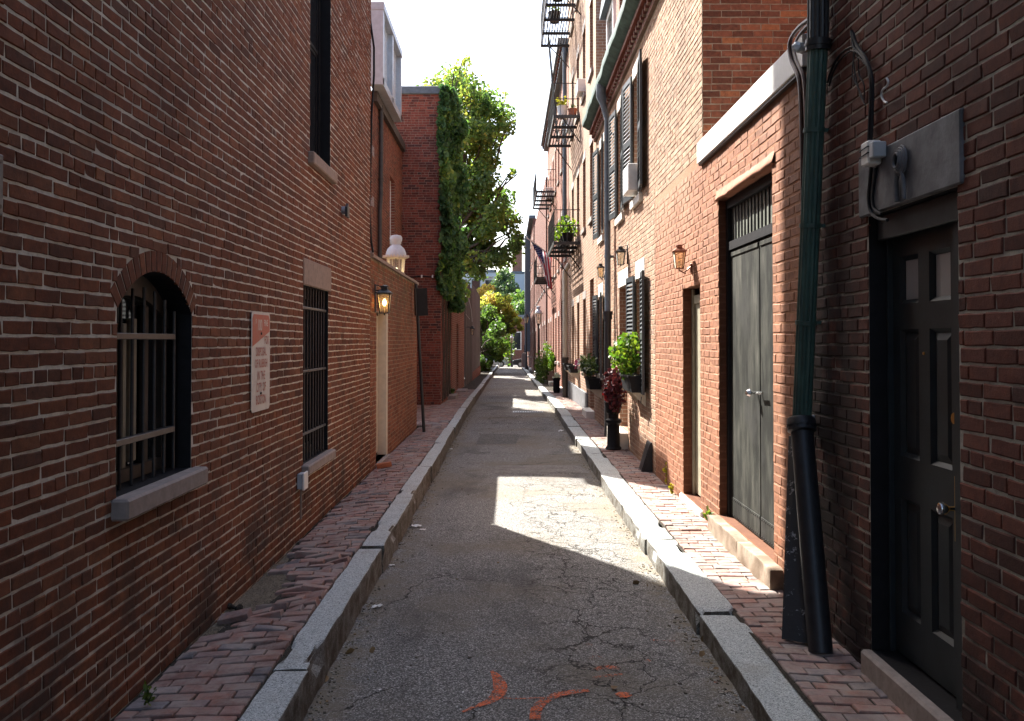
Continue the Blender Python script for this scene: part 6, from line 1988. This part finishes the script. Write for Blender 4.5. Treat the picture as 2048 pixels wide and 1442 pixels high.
# far buildings
def far_house(label, x0, x1, y0, y1, z1, mat, wins, cat='building', wm='white_paint', name='far_building', roof='slate'):
    t = thing(name, ((x0+x1)/2, y0, -1.9), label, cat)
    mb = MB(); mb.box(x0, x1, y0, y1, -1.9, z1); mb.build('wall', mat, t)
    mb = MB(); mb.box(x0-.15, x1+.15, y0-.15, y1+.15, z1+.01, z1+.45); mb.build('roof', M[roof], t)
    for (wx, wz, ww, wh) in wins:
        mb = MB(); mb.box(wx-ww/2, wx+ww/2, y0-.06, y0-.003, wz, wz+wh); f_ = mb.build('window', M[wm], t)
        mb = MB(); mb.box(wx-ww/2+.08, wx+ww/2-.08, y0-.075, y0-.062, wz+.08, wz+wh-.08); mb.build('pane', M['glass'], f_)
    return t
fh = far_house('dark red brick house facing down the alley across the far street', -9, 9, 106, 118, 4.6, M['far_dark'], [(-4.5, 1.2, 1.2, 2), (-1.6, .8, 1.2, 2.2), (1.0, .8, 1.1, 2.2), (3.8, .8, 1.2, 2.2)])
block(fh, 'door', M['black_paint'], 1.9, 2.9, 105.9, 105.99, -1.2, 1.4)
M['far_grey'] = m_plain('far_grey_slate', (.36, .41, .46), .8, var=.1, scale=.4)
M['far_pale'] = m_plain('far_pale_wall', (.45, .49, .52), .8, var=.1, scale=.5)
gh = far_house('hazy grey roofed house with tall brick chimneys far beyond the alley', .6, 9, 165, 180, 14.5, M['far_grey'], [(2.2, 9, 1.4, 2.2)], wm='far_pale')
for (x, w_, z) in ((1.65, 1.9, 22.0), (4.1, 1.5, 17.5)):
    mb = MB(); mb.box(x-w_/2, x+w_/2, 166, 168, 14.96, z); mb.box(x-w_/2-.15, x+w_/2+.15, 165.85, 168.15, z-.6, z-.3); mb.build('chimney', M['far_red'], gh)
ap = far_house('pale blue-grey apartment building seen under the maple branches', -9.5, -2.2, 150, 165, 13.6, M['far_pale'], [(-7.9, 10.4, 1.5, 1.9), (-5.6, 10.4, 1.5, 1.9), (-3.4, 10.4, 1.2, 1.9), (-7.9, 7, 1.5, 1.9), (-5.6, 7, 1.5, 1.9), (-3.4, 7, 1.2, 1.9)], wm='slate')
for i in range(4):
    block(ap, 'balcony', M['lead'], -4.6, -2.6, 148.9, 149.9, 6.2+2.2*i, 6.35+2.2*i)
rb = far_house('grey rooftop room with a dark window above the far right houses', 2.9, 6.0, 92, 98, 13.3, M['far_pale'], [(3.9, 12.2, 1.7, .7)], wm='lead')
mb = MB(); mb.box(2.7, 3.4, 91.4, 91.9, 9, 10.8); mb.build('vent_stack', M['slate'], rb)

far_house('unseen tall brick house added behind the board fences to cast shade', -14, -5.3, 50, 60.5, 13.6, M['far_dark'], [], name='brick_row_house')  # added out of view to shade the far right fronts
far_house('unseen tall brick house added behind the autumn tree to cast shade', -14, -5.3, 75, 94, 16.5, M['far_dark'], [], name='brick_row_house')  # second added house, hidden, shading the last right fronts
# parked cars on the far street
M['car_dark'] = m_plain('car_paint_dark', (.025, .028, .035), .25, .2, .1, 3, 0)
M['car_light'] = m_plain('car_paint_silver', (.45, .48, .50), .25, .3, .1, 3, 0)
M['rubber'] = m_plain('rubber', (.02, .02, .02), .8)
def car(x, y, z, paint, label, flip=1):
    t = thing('parked_car', (x, y, z), label, 'car', 'cars parked on the far street')
    pr = [(-2.15, .30), (-2.2, .62), (-2.05, .78), (-1.25, .92), (-.55, 1.40), (.75, 1.44), (1.55, 1.02), (2.1, .92), (2.18, .55), (2.1, .30)]
    w = .86
    mb = MB()
    n = len(pr)
    vs_ = []
    for s in (-1, 1):
        for px, pz in pr: vs_.append((x+flip*px, y+s*w*(1 if pz < 1 else .80), z+pz))
    mb.add(vs_, [tuple(range(n)), tuple(range(n, 2*n))[::-1]] + [(i, n+i, n+(i+1) % n, (i+1) % n) for i in range(n)])
    mb.build('body', paint, t)
    gl = MB()
    for s in (-1, 1):
        gl.add([(x+flip*a, y+s*(w*(.965 if b < 1 else .83)+.012), z+b) for a, b in ((-1.05, .97), (-.5, 1.33), (.68, 1.36), (1.3, 1.0))], [(0, 1, 2, 3)])
    gl.add([(x+flip*-1.16, y-w*.8, z+.985), (x+flip*-1.16, y+w*.8, z+.985), (x+flip*-.62, y+w*.72, z+1.37), (x+flip*-.62, y-w*.72, z+1.37)], [(0, 1, 2, 3)])
    gl.build('windows', M['glass'], t)
    for wx in (-1.38, 1.32):
        for s in (-1, 1):
            wh = MB(); wh.tube([(x+flip*wx, y+s*(w-.16), z+.33), (x+flip*wx, y+s*(w+.02), z+.33)], .33, 18); wo_ = wh.build('wheel', M['rubber'], t, True)
            ri = MB(); ri.tube([(x+flip*wx, y+s*(w+.015), z+.33), (x+flip*wx, y+s*(w+.035), z+.33)], .2, 14); ri.build('rim', M['lead'], wo_, True)
    for s in (-1, 1):
        h = MB(); h.bbox(x+flip*-2.2, x+flip*-2.08, y+s*.62-.15, y+s*.62+.15, z+.60, z+.73, .02); h.build('headlight', M['hammered'], t)
    return t
car(2.65, 94.2, -.925, M['car_dark'], 'dark car parked across the far end of the alley')
car(-2.1, 95.0, -.925, M['car_light'], 'silver car partly hidden by the hedge at the far end')

# ================================================================== SMALL THINGS ON THE GROUND
# spray-painted utility marks (worn paint film on the asphalt)
def m_spray(lo, hi):
    k = N('orange_spray_paint')
    f = k.step(k.math('ADD', k.noise(85, 5, .75), k.math('MULTIPLY', k.noise(14, 3), .35)), lo, hi)
    k.base(k.ramp(k.noise(30, 3), [(.3, (.55, .105, .03)), (.7, (.72, .16, .05))]), .8)
    tr = k.node('BsdfTransparent'); mx = k.node('MixShader')
    k.set(mx.inputs[0], f)
    k.t.links.new(tr.outputs[0], mx.inputs[1]); k.t.links.new(k.b.outputs[0], mx.inputs[2]); k.t.links.new(mx.outputs[0], k.out.inputs[0])
    return k.m
M['spray'] = m_spray(.575, .76)
M['spray_worn'] = m_spray(.66, .82)
def mark(path, widths, name='painted_mark', worn=False):
    pts = [on_z(a, b_, 0) for a, b_ in path]
    wd = list(widths)
    for _ in range(2):
        q, w2 = [pts[0]], [wd[0]]
        for i in range(len(pts)-1):
            q += [pts[i].lerp(pts[i+1], .25), pts[i].lerp(pts[i+1], .75)]; w2 += [wd[i]*.75+wd[i+1]*.25, wd[i]*.25+wd[i+1]*.75]
        pts, wd = q+[pts[-1]], w2+[wd[-1]]
    mb = MB(); vs_ = []
    for i, p in enumerate(pts):
        d = (pts[min(i+1, len(pts)-1)]-pts[max(i-1, 0)]).normalized(); s = Vector((-d.y, d.x, 0))
        for t_ in (-1, -.33, .33, 1):
            q = p + s*wd[i]*t_; vs_.append((q.x, q.y, zcrown(q.x, q.y)+.006))
    mb.add(vs_, [(i*4+k, i*4+k+1, (i+1)*4+k+1, (i+1)*4+k) for i in range(len(pts)-1) for k in range(3)])
    return mb.build(name, M['spray_worn' if worn else 'spray'], road, normals=False)
mark([(984, 1342), (998, 1360), (1002, 1382), (985, 1402), (955, 1412), (925, 1424)], [.012, .035, .045, .03, .018, .010])
mark([(1070, 1441), (1072, 1418), (1090, 1402), (1125, 1388), (1178, 1384)], [.03, .032, .03, .034, .02])
mark([(1005, 1397), (1040, 1399), (1085, 1397)], [.006, .007, .005])
mark([(1234, 1388), (1245, 1392), (1262, 1390)], [.02, .05, .02])
mark([(1190, 1340), (1215, 1335), (1240, 1338)], [.02, .035, .02], worn=True); mark([(1185, 1358), (1220, 1352), (1245, 1350)], [.012, .02, .012], worn=True)
mark([(1172, 1288), (1186, 1290)], [.02, .02], worn=True); mark([(1300, 1279), (1350, 1280)], [.010, .018], worn=True); mark([(1180, 1318), (1198, 1312)], [.02, .03], worn=True); mark([(1428, 1362), (1444, 1363)], [.012, .012], worn=True)
mark([(1290, 1322), (1300, 1320)], [.02, .02], worn=True)
# asphalt patches
def patch(name, poly, mat, dz=.005):
    mb = MB(); pts = [on_z(a, b_, 0) for a, b_ in poly]
    n = 10
    A, B, C, D = pts
    vs_ = []
    for i in range(n+1):
        for j in range(n+1):
            p = A.lerp(B, i/n).lerp(D.lerp(C, i/n), j/n); vs_.append((p.x, p.y, zcrown(p.x, p.y)+dz))
    mb.add(vs_, [(i*(n+1)+j, (i+1)*(n+1)+j, (i+1)*(n+1)+j+1, i*(n+1)+j+1) for i in range(n) for j in range(n)])
    return mb.build(name, mat, road, normals=False)
M['patch'] = m_dirt('patch_asphalt', (.19, .185, .172))
M['patch2'] = m_dirt('patch_asphalt_pale', (.27, .255, .235))
patch('road_patch', [(950, 888), (1032, 888), (1040, 869), (962, 869)], M['patch'])
patch('road_patch', [(988, 948), (1180, 944), (1160, 930), (992, 932)], M['patch2'])
# drain grate across the road
t = thing('drain_grate', (.7, 25, 0), 'iron drain grate set in the road beyond the sunny patch', 'drain')
c_ = on_z(1056, 824, 0)
mb = MB(); zz = zroad(c_.y) + .0
mb.box(c_.x-.42, c_.x+.42, c_.y-.22, c_.y-.18, zz, zz+.014); mb.box(c_.x-.42, c_.x+.42, c_.y+.18, c_.y+.22, zz, zz+.014); mb.build('frame', M['lead'], t)
for i in range(13):
    x = c_.x - .40 + .8*i/12
    mb = MB(); mb.box(x-.018, x+.018, c_.y-.18, c_.y+.18, zz-.002, zz+.010); mb.build('bar', M['lead'], t)
# grit and leaf crumbs gathered in the gutters
gm = MB(); rg = random.Random(77)
for i in range(2600):
    y = 3.5 + rg.random()**1.6*22
    s = rg.random() < .5
    x = (KL + .005 + abs(rg.gauss(0, .06))) if s else (KR - .005 - abs(rg.gauss(0, .06)))
    if rg.random() < .12: x = rg.uniform(KL, KR)
    if mnoise.noise(Vector((y*1.4, 3 if s else 9, 0))) < -.15: continue
    r = rg.uniform(.002, .0065)
    z = zcrown(x, y) + r*.5
    gm.tone = rg.uniform(.01, .99)
    gm.obox((x, y, z), (r*rg.uniform(.6, 1.8), rg.uniform(-.5, .5)*r, 0), (-.3*r, r, .2*r), (0, 0, r*.6))
k_ = N('gutter_grit'); k_.base(k_.ramp(k_.attr(), [(0, (.05, .04, .03)), (.5, (.20, .17, .12)), (.8, (.34, .31, .26)), (1, (.22, .13, .05))]), .9); M['gutter_grit'] = k_.m
gm.build('grit', M['gutter_grit'], road, kind='stuff')
# litter
M['paper'] = m_plain('paper', (.74, .73, .70), .8, var=.08)
def scrap(px, py, s, label, seed, sq=.7, mat='paper', z=None, name='paper_scrap', group='paper scraps littering the road'):
    p = on_z(px, py, 0 if z is None else z)
    zz = zcrown(p.x, p.y) if z is None else z
    t = thing(name, (p.x, p.y, zz), label, 'litter', group)
    rg = random.Random(seed)
    n = 5; vs_ = []
    a0 = rg.uniform(0, 3)
    for i in range(n+1):
        for j in range(n+1):
            u, v = (i/n-.5)*s, (j/n-.5)*s*sq
            k = 1 + .3*rg.uniform(-1, 1)
            x, y = (u*math.cos(a0)-v*math.sin(a0))*k, (u*math.sin(a0)+v*math.cos(a0))*k
            vs_.append((p.x+x, p.y+y, zz+.008+rg.uniform(0, .22)*s))
    mb = MB(); mb.add(vs_, [(i*(n+1)+j, (i+1)*(n+1)+j, (i+1)*(n+1)+j+1, i*(n+1)+j+1) for i in range(n) for j in range(n)])
    mb.build('sheet', M[mat], t, 'all')
scrap(832, 1052, .11, 'crumpled white paper by the left kerb, largest of the scraps', 1)
scrap(846, 1060, .06, 'small white paper shred just right of the largest scrap', 2)
scrap(755, 1214, .085, 'flattened pale paper in the shade by the left kerb', 3, .4)
scrap(783, 1129, .045, 'little white paper scrap midway along the shaded left kerb', 4)
scrap(897, 889, .07, 'white paper scrap at the left kerb far up the road', 5)
scrap(902, 897, .06, 'tiny white paper next to the far left kerb scrap', 6)
scrap(1122, 862, .16, 'white paper lying by the right kerb past the sunny patch', 7, .5)
scrap(760, 1376, .018, 'white speck of paper in the foreground left of the orange marks', 8)
scrap(926, 1386, .022, 'small pale stub between the two curved orange marks and kerb', 9, .4)
scrap(957, 1224, .022, 'small cigarette end in the middle of the shaded road', 10, .3)
M['dead_leaf'] = m_plain('dead_leaf', (.20, .12, .05), .8)
for i, (px, py) in enumerate(((1228, 1380), (1295, 1166), (1408, 1276), (1404, 1306), (1432, 1336), (1272, 1163), (700, 1300), (745, 1298), (960, 870), (1450, 1325), (1385, 1300), (650, 1352))):
    p = on_z(px, py, 0)
    t = thing('fallen_leaf', (p.x, p.y, 0), ['curled brown leaf beside the orange arrow mark', 'dry leaf on the shadow edge by the right kerb', 'dry leaf below the sunken kerbstone', 'dry leaf against the near right kerb', 'dry leaf nearest the camera along the right kerb', 'dry leaf left of the shadow edge leaf', 'brown leaf at the near left kerb', 'brown leaf out from the near left kerb', 'brown leaf on the dark road patch', 'brown leaf tight against the near right kerb', 'brown leaf on the cracked asphalt at right', 'brown leaf closest to the camera at the left kerb'][i], 'leaf', 'fallen leaves on the road')
    q = np.array([[p.x, p.y, zcrown(p.x, p.y)+.014]])
    leaf_mesh('blade', q, np.array([[0, 0, 1.0]]), .055, np.array([.5]), M['dead_leaf'], t, 300+i, 0)
# clod in the washed-out hole
t = thing('dirt_clod', (-1.78, 6.0, .15), 'dark crumbled lump of mortar in the hole in the left pavement', 'rubble')
mb = MB(); rg = random.Random(8)
c_ = on_z(462, 1216, ZL-.06)
for i in range(9):
    r_ = rg.uniform(.015, .035)
    q = Vector((c_.x+rg.uniform(-.08, .08), c_.y+rg.uniform(-.05, .05), ZL-.06+r_*.5))
    prof = [(r_*.5, -r_*.7), (r_, -r_*.1), (r_*.8, r_*.5), (r_*.3, r_*.8)]
    mb.lathe(prof, q, 7)
mb.build('lumps', M['joint'], t)
t = thing('loose_brick', (-1.8, 11.3, .2), 'bright orange loose brick lying against the left wall before the gate', 'brick')
c_ = on_z(768, 932, ZL)
mb = MB(); mb.obox((c_.x, c_.y, ZL+.015), (.10, .02, .015), (-.012, .05, 0), (-.004, 0, .03)); mb.build('brick', m_plain('loose_brick_orange', (.42, .14, .06), .85), t)
# weeds
def weed(px, py, z, h, n, label, seed, mat='leaf_bright', spread=.08, size=.045, x=None):
    p = on_z(px, py, z) if x is None else on_x(px, py, x)
    t = thing('weed', (p.x, p.y, z), label, 'weed', None)
    rg = random.Random(seed)
    mb = MB(); P = []
    for i in range(max(3, n//7)):
        e = Vector((p.x + rg.uniform(-1, .4)*spread, p.y + rg.uniform(-1, 1)*spread, z + h*rg.uniform(.5, 1)))
        b0 = Vector((p.x, p.y + rg.uniform(-.3, .3)*spread, z))
        mid = b0.lerp(e, .5) + Vector((0, 0, h*.12))
        mb.tube([b0, mid, e], [.004, .003, .0015], 4)
        for k in range(7):
            q = b0.lerp(mid, k/3.5) if k < 3.5 else mid.lerp(e, (k-3.5)/3.5)
            P.append(q + Vector((rg.uniform(-.02, .02), rg.uniform(-.02, .02), rg.uniform(-.01, .02))))
    mb.build('stem', M[mat], t)
    P = np.array([tuple(q) for q in P]); g_ = np.random.default_rng(seed)
    leaf_mesh('leaves', P, np.tile(np.array([[0, 0, 1.0]]), (len(P), 1)), size, g_.uniform(.3, 1, len(P)), M[mat], t, seed)
weed(1432, 1056, ZR, .20, 60, 'sunlit yellow green weed by the double door step', 1, spread=.11, size=.06)
weed(1452, 1045, ZR, .12, 40, 'small weed tucked against the reveal of the double door', 2, spread=.05)
for i, (px, py) in enumerate(((1466, 1082), (1478, 1096), (1490, 1112), (1500, 1126))):
    weed(px, py, ZR, .08, 30, ['low weed at the far end of the step stones', 'low weed second along the step stones', 'low weed third along the step stones', 'low weed at the joint of the step stones'][i], 3+i, spread=.06, size=.04)
weed(1336, 968, ZR, .34, 50, 'spindly yellow weed against the orange painted wall', 8, 'leaf_yellow', .06, .045)
weed(1345, 985, ZR, .14, 30, 'short weed next to the spindly yellow one', 9, 'leaf_yellow', .06, .04)
weed(300, 1402, ZL-.01, .10, 40, 'little feathery green weed growing between the left pavement bricks', 10, 'leaf_mid', .07, .028)
weed(905, 792, ZL, .3, 60, 'green weed at the foot of the plain brick block', 11, 'leaf_mid', .22, .10)
weed(1180, 818, ZR, .12, 60, 'straggly weed at the foot of the wall past the red flowers', 12, 'leaf_bright', .2, .06)
